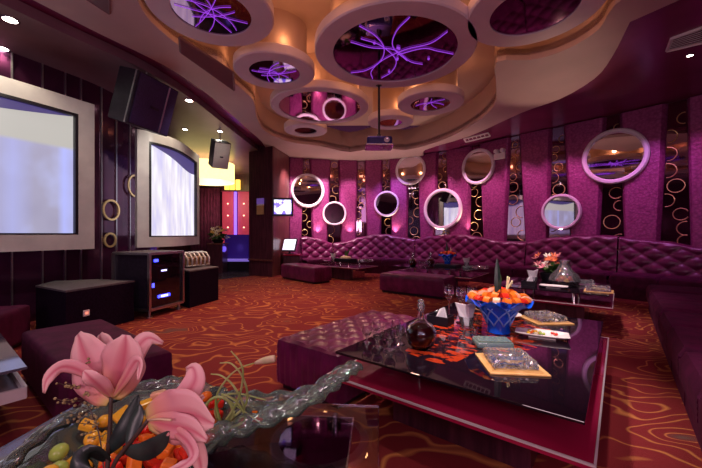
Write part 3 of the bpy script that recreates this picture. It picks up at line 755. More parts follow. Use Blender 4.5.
pd = thing('pedestal', 'dark plinth under the far flower arrangement in the hall', 'plinth', (-3.95, 10.1, 0), 0)
MB().box((0, 0, .42), (.42, .42, .84), bevel=.01).build('body', 'wood_dark', pd); MB().box((0, 0, .86), (.48, .48, .04), bevel=.01).build('top', 'wood_brown', pd)
blob_flowers('flower_arrangement', 'yellow and white flower arrangement on a dark plinth in the hall', 'flowers', (-3.95, 10.1, .882), .36, ['petal_y', 'petal_w'], 14, 'black', 4, hgt=.1)

# ============================================================= seating
def tuft(a, b):
    return (abs(math.sin(PI * a)) * abs(math.sin(PI * b))) ** .42
def cushion_mesh(name, w, l, z0, z1, m, parent, r=.05, tufts=None, pleat=0, nu=60, nv=60, off=(0, 0)):
    k = .72
    def f(u, v):
        a, b_ = 2 * u - 1, 2 * v - 1; mm = max(abs(a), abs(b_))
        if mm <= k:
            x, y = a / k * w / 2, b_ / k * l / 2; dx, dy = w / 2 - abs(x), l / 2 - abs(y)
            dr = lambda e: r - math.sqrt(max(0, r * r - (r - e) ** 2)) if e < r else 0
            z = z1 - max(dr(dx), dr(dy))
            # soft crown
            z += .012 * math.cos(PI * x / w) * math.cos(PI * y / l)
            if tufts:
                p = tufts; e = min(1, min(dx, dy) / .06); z -= .03 * (1 - tuft(x / p + y / p, x / p - y / p)) * e
        else:
            s_ = k / mm; x, y = a * s_ / k * w / 2, b_ * s_ / k * l / 2
            t = (mm - k) / (1 - k); z = lerp(z1 - r, z0, t)
            if pleat:
                e = .006 * abs(math.sin(PI * (x + y) / pleat)) + .006 * math.sin(PI * t)
                if abs(a) >= abs(b_): x += math.copysign(e, x)
                else: y += math.copysign(e, y)
        return Vector((x + off[0], y + off[1], z))
    return MB().grid(f, nu, nv).build(name, m, parent, smooth='auto')
def ottoman(lab, c, rz, w, l, h=.38, tufts=.17, m='velvet_tuft', pleat=.05, cat='ottoman', nm='bench_ottoman'):
    t = thing(nm, lab, cat, (c[0], c[1], 0), rz)
    cushion_mesh('cushion', w, l, .05, h, m, t, .035, tufts, pleat, 90, 70)
    MB().box((0, 0, .03), (w - .06, l - .06, .056)).build('plinth', 'base_dark', t)
    return t
def ctr(a, du, dv): return Vector(a).to_3d() + U * du + V * dv
# local x = V, local y = U
q = ctr((-2.28, 3.12), -.27, .70); ottoman('plum velvet bench ottoman behind the tall pink lily, front left', q, AV, 1.40, .54, .38, None, 'velvet', 0)
q = ctr((-.55, 2.54), .62, .30); ottoman('wine red tufted bench ottoman pushed against the near black glass table', q, AV, .60, 1.24, .38, .2, 'velvet_tuft', .06)
q = ctr((.575, 6.74), .27, .66); ottoman('dark red pleated bench ottoman in front of the middle table', q, AV, 1.32, .54, .38, None, 'velvet_tuft', .045)
q = Vector((-1.14, 8.45)); ottoman('dark red pleated bench ottoman farthest away, left of the far table', q, math.atan2(-.74, .67), 1.45, .5, .38, None, 'velvet_tuft', .045)
q = Vector((-3.62, 3.05)); ottoman('plum velvet ottoman at the left edge beside the glass side table', q, R(20), .75, 1.0, .40, None, 'velvet', 0)

# curved banquette along the back wall
TOP = {'A': [(301, 237), (306, 236.5), (318, 238), (333, 243)], 'B': [(333, 243), (345, 241.5), (360, 237), (375, 234), (385, 234), (400, 237), (415, 239)],
       'C': [(415, 239), (430, 236), (445, 234.5), (458, 234), (480, 237), (500, 241), (526, 241.6)], 'E': [(526, 241.6), (551, 237.5), (577, 235.2), (600, 235), (618, 236)],
       'F': [(618, 236.5), (640, 239), (660, 241), (702, 247), (720, 249)]}
LB = {'A': 'bright wine red tufted sofa section at the left end of the curved banquette', 'B': 'dark wave topped sofa section behind the far table, second of the banquette from the left',
      'C': 'wave topped tufted sofa section behind the middle table', 'E': 'tufted sofa section with a raised back behind the flower arrangement', 'F': 'tufted sofa section in the right corner of the curved banquette'}
for key, tab in TOP.items():
    s0, s1 = S_at(tab[0][0], .3) + .012, S_at(tab[-1][0], .3) - .012
    if key == 'F': s1 = LTOT - .02
    sm = [(S_at(px, .3), CZ - (py - HY) * W(S_at(px, .3), .2).y / F) for px, py in tab]
    base = W((s0 + s1) / 2, .6); t = thing('sofa_section', LB[key], 'sofa', base, 0, 'curved tufted banquette')
    nu = max(40, int((s1 - s0) / .03)); pitch = .37
    def f(u, v, s0=s0, s1=s1, sm=sm, base=base):
        s = lerp(s0, s1, u); zt = interp(s, sm); r = .09
        vv = v
        if vv < .72: z = lerp(.36, zt - r, vv / .72); off = lerp(.40, .30, vv / .72); nx, nz = 1, 0
        elif vv < .9:
            a = (vv - .72) / .18 * PI / 2; z = zt - r + r * math.sin(a); off = .21 + .09 * math.cos(a)
        else: z = zt; off = lerp(.21, .125, (vv - .9) / .1)
        if vv < .78:
            e = min(1, (.78 - vv) / .06, min(u, 1 - u) * (s1 - s0) / .05)
            off += .05 * (tuft(s / pitch + z / .26, s / pitch - z / .26) - .6) * max(0, e)
        return W(s, off, z) - base
    MB().grid(f, nu, 44).build('backrest', 'velvet_tuft', t, smooth=True)
    n = max(1, round((s1 - s0) / .95))
    for i in range(n):
        a, c = lerp(s0, s1, i / n) + .006, lerp(s0, s1, (i + 1) / n) - .006
        def g(u, v, a=a, c=c, base=base):
            s = lerp(a, c, u); e = min(1, min(u, 1 - u) * (c - a) / .05); rr = .05 * (1 - math.sqrt(max(0, 1 - (1 - e) ** 2)))
            if v < .7: off = lerp(.38, .97, v / .7); z = .43
            elif v < .85: q = (v - .7) / .15 * PI / 2; off = .97 + .05 * math.sin(q); z = .38 + .05 * math.cos(q)
            else: off = 1.02; z = lerp(.38, .22, (v - .85) / .15)
            return W(s, off, z - rr) - base
        MB().grid(g, 24, 26).build('seat_cushion', 'velvet', t, smooth=True)
    bs = MB(); k = 16
    pts = [W(lerp(s0, s1, i / k), .98) - base for i in range(k + 1)] + [W(lerp(s0, s1, i / k), .14) - base for i in range(k, -1, -1)]
    bs.prism([(p.x, p.y) for p in pts], 0, .30).build('base', 'velvet', t)

# long sofa along the right wall
for i in range(7):
    d0 = .03 + i * .72; c = ctr((4.42, 5.10), -d0 - .345, .42)
    nth = ['seventh and farthest', 'sixth', 'fifth', 'fourth', 'third', 'second', 'nearest'][i]
    t = thing('sofa_module', ('plum velvet seat of the right hand sofa, the %s from the camera' % nth) if i < 6 else 'plum velvet seat of the right hand sofa, the nearest to the camera', 'sofa', (c.x, c.y, 0), AV, 'seats of the right hand sofa')
    hh = .40 if i % 2 else .41
    cushion_mesh('cushion', .84, .70, .20, hh, 'velvet', t, .07, None, 0, 30, 30)
    MB().box((.01, 0, .10), (.80, .69, .2), bevel=.01).build('base', 'velvet', t)
    cushion_mesh('backrest', .2, .70, .38, .98, 'velvet_tuft', t, .07, None, 0, 24, 24, (.50, 0))

# ============================================================= tables
def table(lab, near, w, l, ang=None, ov=.03, lit=None, nm='glass_table', glass='black_glass', ht=.45, ped=True):
    """near: the corner at +V end of the camera side"""
    u = U if ang is None else Vector((-math.sin(ang), math.cos(ang), 0)); v = V if ang is None else Vector((math.cos(ang), math.sin(ang), 0))
    c = Vector(near).to_3d() - v * w / 2 + u * l / 2
    t = thing(nm, lab, 'table', (c.x, c.y, 0), math.atan2(v.y, v.x))
    MB().box((0, 0, ht - .007), (w, l, .014), bevel=.003).build('glass_top', glass, t)
    MB().box((0, 0, .305), (w + ov * 2, l + ov * 2, .026)).build('tray', 'lacquer', t)
    e = MB(); W2, L2 = w / 2 + ov, l / 2 + ov
    for sx in (-1, 1): e.box((sx * (W2 + .002), 0, .315), (.008, 2 * L2 + .01, .009)); e.box((0, sx * (L2 + .002), .315), (2 * W2, .008, .009))
    e.build('metal_edge', 'frame_silver', t)
    for sx in (-1, 1):
        for sy in (-1, 1): MB().lathe([(0, .318), (.02, .318), (.02, ht - .014), (0, ht - .014)], (sx * w * .22, sy * l * .28, 0), 16).build('spacer', 'chrome', t)
    MB().box((0, 0, .147), (w * .62, l * .7, .29))  .build('pedestal', 'wood_dark', t)
    if lit: MB().box((w * .31 + .012, 0, .147), (.02, l * .62, .27)).build('mirror_panel', lit, t)
    return t
table('large black glass table in the foreground right, loaded with bowl, ashtrays and glasses', (.871, 1.266), 1.23, 1.85)
table('black glass table with dark red tray standing behind the foreground table, under the flowers', (2.93, 3.86), 1.28, 1.15)
t = table('middle dark table with the small blue fruit bowl in front of the wave topped sofa', (2.25, 6.43), 1.75, 1.05, lit='mirror')
t = table('farthest dark table beside the far ottoman, lit warm at its end', (.16, 8.2), 1.5, .8, lit='mirror')
# side table at the left edge
table('glass side table at the left edge beside the plum ottoman', (-1.70, 1.80), 1.2, 1.9, None, .0, 'side_table', 'black_glass') if 0 else None
c = Vector((-1.70, 1.79, 0)) - V * .62 - U * .75
t = thing('side_table', 'dark glass side table at the left edge with a lower silver tray', 'table', (c.x, c.y, 0), AV)
MB().box((0, 0, .443), (1.22, 1.5, .014), bevel=.003).build('glass_top', mat('smoke_glass', (.10, .095, .13), .06, spec=.9, coat=1), t)
MB().box((0, 0, .30), (1.2, 1.46, .02)).build('tray', vary(mat('tray_grey', (.2, .17, .2), .3), (.18, .15, .18), (.25, .21, .25), 3), t)
e = MB()
for sx in (-1, 1): e.box((sx * .605, 0, .315), (.02, 1.49, .06)); e.box((0, sx * .74, .315), (1.2, .02, .06))
e.build('metal_edge', 'frame_silver', t)
for sx in (-1, 1):
    for sy in (-1, 1): MB().box((sx * .45, sy * .6, .37), (.05, .05, .13)).build('spacer', 'chrome', t)
MB().box((0, 0, .145), (.8, 1.1, .29)).build('pedestal', 'wood_dark', t)
# near glass table, seen from above its far edge
ang = math.atan2(-.126, 1.22) * .75
c = Vector((-.54, .98, 0))
t = thing('glass_table', 'clear glass table in the foreground left carrying the lilies and the twisted glass boat bowl', 'table', (c.x, c.y, 0), ang)
MB().box((0, 0, .442), (1.24, .92, .016), bevel=.003).build('glass_top', mat('tinted_glass', (.72, .76, .8), .0, trans=1.0, ior=1.45), t)
MB().box((-.045, .0, .388), (1.12, .86, .02)).build('tray', mat('plum_tray', (.10, .02, .06), .03, .5), t)
e = MB()
for sx in (-1, 1): e.box((sx * .562 - .045, 0, .388), (.006, .87, .024)); e.box((-.045, sx * .433, .388), (1.12, .006, .024))
e.build('metal_edge', 'chrome', t)
for sx in (-1, 1):
    for sy in (-1, 1): MB().lathe([(0, .398), (.012, .398), (.012, .434), (0, .434)], (sx * .50 - .05, sy * .39, 0), 16).build('spacer', 'chrome', t)
MB().box((-.045, 0, .189), (.7, .5, .376)).build('pedestal', 'wood_dark', t)
# ============================================================= things on the tables
TT = .4505
rn = random.Random(11)
def on(px, py, z=TT): 
    p = P(px, py, .45); return Vector((p.x, p.y, z))
def sq_lathe(mb, prof, c=(0, 0, 0), seg=48, rot=0):
    """profile entries (r, z, squareness 0..1)"""
    rings = []
    for r, z, k in prof:
        ring = []
        for i in range(seg):
            a = 2 * PI * i / seg + .0001; m_ = max(abs(math.cos(a)), abs(math.sin(a))); q = (1 - k) + k / m_ * .94
            ring.append(mb.bm.verts.new((c[0] + math.cos(a + rot) * r * q, c[1] + math.sin(a + rot) * r * q, c[2] + z)))
        rings.append(ring)
    for A, B in zip(rings, rings[1:]):
        for i in range(seg): mb.bm.faces.new((A[i], A[(i + 1) % seg], B[(i + 1) % seg], B[i]))
    mb.bm.faces.new(rings[0][::-1]); mb.bm.faces.new(rings[-1]); return mb
def facet(mb, amp, seed=0):
    q = random.Random(seed)
    for v in mb.bm.verts:
        if v.co.z > .006: v.co += Vector((q.uniform(-amp, amp), q.uniform(-amp, amp), q.uniform(-amp, amp)))
    return mb
# crystal ashtray
def make_ashtray(lab, loc, rz, r=.105):
    t = thing('ashtray', lab, 'ashtray', loc, rz, 'crystal ashtrays')
    facet(sq_lathe(MB(), [(r * .86, 0, 1), (r, .006, 1), (r, .03, 1), (r * .93, .045, 1), (r * .8, .043, .7), (r * .72, .040, .2), (r * .60, .022, 0), (r * .45, .012, 0)]), .0022, 3).build('dish', 'crystal', t)
    st = MB()
    for k in range(4):
        a = k * PI / 2 + PI / 4; st.tube([(math.cos(a) * r * .82, math.sin(a) * r * .82, .047), (math.cos(a) * r * 1.0, math.sin(a) * r * 1.0, .047)], .007, 6)
    st.build('cigarette_rests', 'crystal', t)
    return t
def make_tile(lab, loc, rz, s=.29):
    t = thing('square_coaster', lab, 'coaster', loc, rz, 'amber coasters')
    MB().box((0, 0, .004), (s, s, .008), bevel=.002).build('tile', 'amber_tile', t); MB().box((0, 0, .0085), (s * .86, s * .86, .001)).build('inlay', vary(mat('inlay', (.6, .3, .1), .15), (.55, .28, .08), (.7, .4, .16), 15), t)
    return t
c1_ = Vector(((.706 + .995) / 2, (1.957 + 1.683) / 2, TT))
make_tile('amber square coaster under the nearest crystal ashtray', c1_, R(-6)); ash = make_ashtray('nearest crystal ashtray on an amber square coaster', c1_ + Vector((0, .01, .0095)), R(-6), .115)
c2_ = Vector((1.575, 2.76, TT))
tl2 = make_tile('amber square coaster at the far right of the foreground table', c2_, R(2)); copy_tree(ash, c2_ + Vector((0, 0, .0095)), R(8), 'crystal ashtray at the far right of the foreground table, behind the white food dish')
# food dish
fd = thing('food_dish', 'white curved dish of snacks between the two crystal ashtrays', 'dish', Vector((1.29, 2.30, TT)), R(-28))
def fdish(u, v):
    a, b_ = (u - .5) * 2, (v - .5) * 2; return Vector((a * .16, b_ * .085 * (1 - .25 * a * a), .012 + .022 * max(abs(a) ** 3, abs(b_) ** 3)))
MB().grid(fdish, 20, 12).build('dish', 'ceramic', fd, smooth=True, thick=.005)
MB().box((0, 0, .005), (.16, .08, .008)).build('foot', 'ceramic', fd)
for i in range(16):
    c = rn.choice(['fruit_green', 'fruit_orange', 'fruit_cream', 'fruit_red', 'fruit_yellow']); a = rn.uniform(-.09, .09); b_ = rn.uniform(-.038, .038)
    p = fd.location + Matrix.Rotation(R(-28), 3, 'Z') @ Vector((a, b_, .028 + rn.uniform(0, .004)))
    o = MB().ball((0, 0, 0), .011, (1.2, .9, .8), 2).build('snack_piece', c); o.location = p; o.rotation_euler = (rn.uniform(0, 3), 0, rn.uniform(0, 3))
    tag(o, {'fruit_green': 'green', 'fruit_orange': 'orange', 'fruit_cream': 'cream', 'fruit_red': 'red', 'fruit_yellow': 'yellow'}[c] + ' snack piece lying in the white curved dish', 'snack', 'snack pieces in the white dish')
# pale box dish
pb = thing('frosted_dish', 'pale green frosted glass box in front of the blue fruit bowl', 'dish', Vector((.885, 2.13, TT)), R(-4))
facet(MB().box((0, 0, .018), (.22, .13, .036), bevel=.01), .001).build('body', 'pale_glass', pb, smooth='auto'); MB().box((0, 0, .040), (.2, .11, .008), bevel=.003).build('lid', 'pale_glass', pb)
# small cream dish behind the bowl
cd = thing('cream_dish', 'cream oval dish half hidden behind the blue fruit bowl', 'dish', Vector((1.29, 2.84, TT)), 0)
MB().lathe([(.05, 0), (.06, .004), (.115, .035), (.11, .037), (.055, .01), (0, .009)], seg=32, sx=1.1).build('dish', 'ceramic', cd, smooth='auto'); MB().ball((0, 0, .02), .05, (1.2, 1, .35)).build('filling', 'fruit_cream', cd, smooth=True)

# flat patch of mottled orange laid on the table glass
m = mat('mottled_pattern', (.02, .01, .01), .04, spec=.6); nt, N, L, b = nodes(m)
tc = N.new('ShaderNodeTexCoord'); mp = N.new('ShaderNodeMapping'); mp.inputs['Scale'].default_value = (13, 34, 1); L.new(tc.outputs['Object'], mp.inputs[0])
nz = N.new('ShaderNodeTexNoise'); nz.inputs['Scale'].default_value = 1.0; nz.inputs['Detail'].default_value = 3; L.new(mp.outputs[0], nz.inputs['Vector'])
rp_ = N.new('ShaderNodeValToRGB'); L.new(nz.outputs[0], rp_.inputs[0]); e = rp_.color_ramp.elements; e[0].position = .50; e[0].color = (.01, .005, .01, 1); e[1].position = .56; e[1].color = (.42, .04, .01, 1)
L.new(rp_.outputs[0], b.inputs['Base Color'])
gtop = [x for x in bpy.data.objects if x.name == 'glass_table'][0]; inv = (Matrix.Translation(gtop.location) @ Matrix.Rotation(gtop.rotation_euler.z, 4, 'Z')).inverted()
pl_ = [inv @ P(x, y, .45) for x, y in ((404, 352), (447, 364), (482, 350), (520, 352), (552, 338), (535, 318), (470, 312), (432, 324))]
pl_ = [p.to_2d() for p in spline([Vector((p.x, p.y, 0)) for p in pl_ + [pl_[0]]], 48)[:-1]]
MB().prism(pl_, .4499, .4503).build('mottled_patch', m, gtop)

# blue fruit bowl
def make_bowl(lab, loc, rz, scale=1, fruit=True):
    t = thing('fruit_bowl', lab, 'bowl', loc, rz, 'blue footed fruit bowls')
    mb = MB(); seg = 48; prof = [(.070, 0), (.078, .006), (.072, .05), (.078, .07), (.098, .12), (.125, .17), (.165, .205), (.225, .228)]
    inn = [(.215, .228), (.155, .199), (.115, .165), (.088, .115), (.06, .08), (.0, .075)]
    rings = []
    for j, (r, z) in enumerate(prof + inn):
        ring = []
        for i in range(seg):
            a = 2 * PI * i / seg; w_ = 0
            if r > .15: w_ = .02 * math.sin(a * 8)
            q = r + (.004 * math.cos(8 * a + z * 40) if .05 < z < .2 and j < len(prof) else 0)
            ring.append(mb.bm.verts.new((math.cos(a) * q, math.sin(a) * q, z + w_ * (r / .22))) if r > 0 else None)
        rings.append(ring)
    ctr_ = mb.bm.verts.new((0, 0, .075))
    for A, B in zip(rings, rings[1:]):
        for i in range(seg):
            if B[0] is None: mb.bm.faces.new((A[i], A[(i + 1) % seg], ctr_))
            else: mb.bm.faces.new((A[i], A[(i + 1) % seg], B[(i + 1) % seg], B[i]))
    mb.bm.faces.new(rings[0][::-1])
    mb.build('bowl', 'blue_glass', t, smooth='auto')
    rb = MB()
    for k in range(8):
        for sg_ in (-1, 1):
            rb.tube([(math.cos(a) * r, math.sin(a) * r, z) for a, r, z in [(2 * PI * k / 8 + sg_ * q * .9, interp(.06 + q * .13, [(x[1], x[0]) for x in prof[2:7]]) + .004, .06 + q * .13) for q in [j / 8 for j in range(9)]]], .0055, 5)
    rb.build('lattice_ribs', mat('blue_rib', (.22, .45, 1), .06, trans=.15), t, smooth=True)
    return t
bl = Vector((1.05, 2.42, TT)); bowl = make_bowl('large cobalt blue footed bowl piled with orange fruit slices on the foreground table', bl, 0)
def wedge(m, L_=.034, nm='fruit_slice'):
    mb = MB()
    n = 10; rows = []
    for i in range(n + 1):
        a = PI * i / n; rows.append([mb.bm.verts.new((L_ * math.cos(a), dy, L_ * .9 * math.sin(a))) for dy in (-.021, .021)])
    for A, B in zip(rows, rows[1:]): mb.bm.faces.new((A[0], B[0], B[1], A[1]))
    mb.bm.faces.new([r_[0] for r_ in rows]); mb.bm.faces.new([r_[1] for r_ in rows][::-1]); mb.bm.faces.new((rows[0][0], rows[0][1], rows[-1][1], rows[-1][0]))
    return mb.build(nm, m)
w0 = None
proto = {}
ri_ = 0
for rr, cnt in ((.178, 19), (.108, 12), (.042, 5)):
    for k in range(cnt):
        a = 2 * PI * k / cnt + rr * 9; ri_ += 1
        c = ('fruit_orange', 'fruit_orange', 'fruit_red', 'fruit_orange', 'fruit_peach')[ri_ % 5]
        if c not in proto: proto[c] = o = wedge(c)
        else: o = proto[c].copy(); COL.objects.link(o)
        o.location = bl + Vector((math.cos(a) * rr, math.sin(a) * rr, .238 + (.19 - rr) * .34 + rn.uniform(-.006, .006)))
        o.rotation_euler = (rn.uniform(-.25, .25), rn.uniform(-.2, .2), a + rn.uniform(-.15, .15))
        tag(o, {'fruit_orange': 'orange', 'fruit_red': 'red', 'fruit_peach': 'peach coloured'}[c] + ' fruit slice fanned out in the large blue bowl', 'fruit', 'fruit slices in the large blue bowl')
def blade(mb, pts, w, n=16, fold=.2, up=Vector((0, 0, 1)), prof=None):
    pts = spline(pts, n); N_ = len(pts)
    prev = []
    for i, p in enumerate(pts):
        t = (pts[min(i + 1, N_ - 1)] - pts[max(0, i - 1)]).normalized(); sd = t.cross(up)
        sd = sd.normalized() if sd.length > .05 else Vector((1, 0, 0)); u = i / (N_ - 1)
        ww = w * (prof(u) if prof else math.sin(PI * min(1, .08 + u * .92)) ** .7)
        nn = sd.cross(t)
        cur = [mb.bm.verts.new(p - sd * ww), mb.bm.verts.new(p - nn * ww * fold), mb.bm.verts.new(p + sd * ww)]
        if prev:
            mb.bm.faces.new((prev[0], prev[1], cur[1], cur[0])); mb.bm.faces.new((prev[1], prev[2], cur[2], cur[1]))
        prev = cur
    return mb
gt = thing('leaf_garnish', 'dark upright pointed leaf with pale curled sprigs standing in the blue bowl fruit', 'garnish', bl + Vector((0, 0, .26)), 0)
blade(MB(), [(-.03, -.06, 0), (-.032, -.06, .10), (-.028, -.04, .27)], .024, up=Vector((0, 1, 0))).build('leaf', 'dark_leaf', gt, thick=.003)
blade(MB(), [(-.01, -.01, 0), (.0, -.0, .07), (.015, 0, .15)], .018, up=Vector((0, 1, 0))).build('leaf', 'green_leaf', gt, thick=.003)
cs = MB()
for k in range(6):
    a = rn.uniform(-.6, 1.2); cs.tube(spline([(.04, 0, 0), (.05 + .02 * math.cos(a), 0, .06), (.05 + .06 * math.cos(a), .02, .09 + .05 * math.sin(a))], 10), .005, 5)
cs.build('sprigs', 'bud', gt, smooth=True)

# decanter
def make_decanter(lab, loc, rz=0):
    t = thing('decanter', lab, 'decanter', loc, rz, 'cognac decanters')
    MB().lathe([(.045, 0), (.055, .004), (.08, .03), (.095, .075), (.092, .11), (.07, .145), (.04, .165), (.022, .18), (.018, .225), (.026, .235), (.02, .24), (.013, .235), (.012, .185), (.034, .160), (.064, .14), (.085, .108), (.088, .075), (.072, .032), (.045, .012), (0, .01)], seg=36).build('bottle', 'clear_glass', t, smooth='auto')
    MB().lathe([(0, .014), (.044, .016), (.070, .034), (.085, .075), (.0825, .104), (.064, .130), (.03, .15), (0, .15)], seg=36).build('cognac', 'cognac', t, smooth='auto')
    MB().lathe([(0, .232), (.010, .232), (.012, .242), (.022, .25), (.024, .265), (.016, .275), (.020, .287), (.012, .298), (0, .30)], seg=24).build('stopper', 'crystal', t, smooth='auto')
    return t
dec = make_decanter('round crystal decanter of dark red cognac on the foreground table', Vector((.43, 2.09, TT)))
# glasses
def stem_glass(nm, lab, cat, h, rb, rw, loc, group, bowl=.45):
    t = thing(nm, lab, cat, loc, 0, group)
    zs = h * (1 - bowl)
    MB().lathe([(rb, 0), (rb, .003), (.006, .010), (.0045, zs * .6), (.006, zs), (rw * .6, zs + h * .05), (rw, zs + h * bowl * .45), (rw * .78, h), (rw * .74, h), (rw * .95, zs + h * bowl * .45), (rw * .52, zs + h * .07), (0, zs + h * .05)], seg=28).build('glass', 'clear_glass', t, smooth='auto')
    return t
sgp = stem_glass('brandy_glass', 'small stemmed brandy glass, front left of the cluster beside the decanter', 'glass', .115, .032, .034, on(367, 343), 'small brandy glasses by the decanter', .6)
for (x, y), l in zip(((378, 347), (390, 350), (376, 338), (388, 341), (400, 344), (396, 337)), ('front middle of the cluster left of the decanter', 'front right of the cluster, nearest the decanter', 'second row left of the cluster by the decanter', 'in the middle of the cluster by the decanter', 'second row right, partly behind the decanter', 'at the back of the cluster by the decanter')):
    copy_tree(sgp, on(x, y), 0, 'small stemmed brandy glass, ' + l)
wg = stem_glass('wine_glass', 'leftmost of the three tall wine glasses behind the napkin tumbler', 'glass', .28, .038, .042, on(449, 320), 'tall wine glasses', .42)
copy_tree(wg, on(461, 323), 0, 'middle of the three tall wine glasses behind the napkin tumbler'); copy_tree(wg, on(472, 321), 0, 'rightmost of the three tall wine glasses, next to the blue bowl')
sh_ = thing('shot_glass', 'left of two small shot glasses in front of the napkin tumbler', 'glass', on(462, 338), 0, 'shot glasses')
MB().lathe([(.02, 0), (.026, .06), (.023, .06), (.017, .012), (0, .012)], seg=24).build('glass', 'clear_glass', sh_, smooth='auto')
copy_tree(sh_, on(475, 336), 0, 'right of two small shot glasses in front of the napkin tumbler')
def napkin_tumbler(lab, loc):
    t = thing('napkin_tumbler', lab, 'tumbler', loc, 0, 'tumblers of folded napkins')
    MB().lathe([(.035, 0), (.04, .004), (.058, .09), (.054, .09), (.034, .010), (0, .01)], seg=28).build('tumbler', 'crystal', t, smooth='auto')
    mb = MB(); a = [mb.bm.verts.new(p) for p in ((-.03, 0, .014), (.03, 0, .014), (.078, .01, .19), (.0, -.03, .175), (-.078, .01, .185))]; b_ = [mb.bm.verts.new(v.co + Vector((0, .022, 0))) for v in a]
    mb.bm.faces.new(a); mb.bm.faces.new(b_[::-1])
    for i in range(5): mb.bm.faces.new((a[i], b_[i], b_[(i + 1) % 5], a[(i + 1) % 5]))
    mb.build('napkins', 'napkin', t); return t
nt_ = napkin_tumbler('frosted tumbler of folded pale napkins left of the large blue bowl', Vector((.86, 2.53, TT)))
def black_box(lab, loc, rz):
    t = thing('napkin_box', lab, 'box', loc, rz, 'black napkin boxes')
    mb = MB(); mb.box((0, 0, .004), (.17, .13, .008))
    for sx in (-1, 1): mb.box((sx * .082, 0, .035), (.006, .13, .062)); mb.box((0, sx * .062, .035), (.158, .006, .062))
    mb.build('box', 'black', t)
    mb = MB(); v = [mb.bm.verts.new(p) for p in ((-.05, 0, .012), (.06, 0, .012), (.03, .0, .13), (-.01, .02, .11))]; mb.bm.faces.new(v); mb.build('napkin', 'napkin', t, thick=.02)
    return t
bb = black_box('open black box with a folded white napkin behind the decanter', Vector((.70, 2.66, TT)), AV)

# ---- boat bowl on the near table
BO = Vector((-.62, 1.03, TT)); br = R(-8)
bt = thing('boat_bowl', 'big greenish glass boat bowl with two twisted rope rims meeting in a raised tip', 'bowl', BO, 0)
def boat_profile(mb, amp=.008):
    seg = 72; prof = [(.30, .0), (.42, .004), (.70, .03), (.92, .075), (1.0, .11), (.95, .112), (.87, .08), (.66, .038), (.40, .014), (.0, .012)]
    rings = []; cc = mb.bm.verts.new((0, 0, .012))
    for j, (r, z) in enumerate(prof[:-1]):
        ring = []
        for i in range(seg):
            a = 2 * PI * i / seg; w_ = 1 + amp * 2.2 * math.sin(a * 14 + z * 60) * (r > .5)
            ring.append(mb.bm.verts.new((math.cos(a) * .25 * r * w_, math.sin(a) * .32 * r * w_, z + amp * .5 * math.sin(a * 14) * (r > .85))))
        rings.append(ring)
    for A, B in zip(rings, rings[1:]):
        for i in range(seg): mb.bm.faces.new((A[i], A[(i + 1) % seg], B[(i + 1) % seg], B[i]))
    for i in range(seg): mb.bm.faces.new((rings[-1][i], rings[-1][(i + 1) % seg], cc))
    mb.bm.faces.new(rings[0][::-1]); return mb
boat_profile(MB()).build('bowl', 'green_glass', bt, smooth='auto')
def rope(mb, pts, r, turns, seg=12, n=110):
    pts = spline(pts, n); N_ = len(pts); prev = None; rings = []
    for i, p in enumerate(pts):
        t = (pts[min(i + 1, N_ - 1)] - pts[max(0, i - 1)]).normalized()
        nr = t.cross(Vector((0, 0, 1))).normalized() if prev is None else (prev - t * prev.dot(t)).normalized(); prev = nr; bi = t.cross(nr)
        u = i / (N_ - 1); q = r * (1 - .35 * u); ring = []
        for k in range(seg):
            a = 2 * PI * k / seg; rr = q * (1 + .26 * math.cos(2 * (a - turns * PI * u)))
            ring.append(mb.bm.verts.new(p + (nr * math.cos(a) + bi * math.sin(a)) * rr))
        rings.append(ring)
    for A, B in zip(rings, rings[1:]):
        for k in range(seg): mb.bm.faces.new((A[k], A[(k + 1) % seg], B[(k + 1) % seg], B[k]))
    mb.bm.faces.new(rings[0][::-1]); mb.bm.faces.new(rings[-1]); return mb
tip = P(359, 366, .66)
f_r = [P(196, 446, .55), P(225, 432, .555), P(262, 419, .57), (P(300, 404, .59)), P(330, 386, .62), P(346, 373, .65), tip]
b_r = [P(226, 400, .55), P(250, 399, .555), P(278, 399, .57), P(308, 393, .59), P(330, 380, .62), P(345, 369, .65), tip + Vector((-.005, .008, 0))]
rope(MB(), [p - BO for p in f_r], .031, 9).build('rope_rim', 'green_glass', bt, smooth=True)
rope(MB(), [p - BO for p in b_r], .028, 7).build('rope_rim', 'green_glass', bt, smooth=True)
lr = [Vector((-.03 + .25 * math.cos(a), .32 * math.sin(a), .115)) for a in [R(x) for x in range(95, 250, 15)]]
rope(MB(), lr, .022, 9).build('rope_rim', 'green_glass', bt, smooth=True)
# trough of glass between the ropes
def trough(u, v):
    i = u * (len(f_r) - 1); k = min(int(i), len(f_r) - 2); a = f_r[k].lerp(f_r[k + 1], i - k); c = b_r[k].lerp(b_r[k + 1], i - k)
    p = a.lerp(c, v); return p - BO - Vector((0, 0, .05 * math.sin(PI * v) * (1 - u) + .01))
MB().grid(trough, 30, 10).build('trough', 'green_glass', bt, smooth=True, thick=.006)
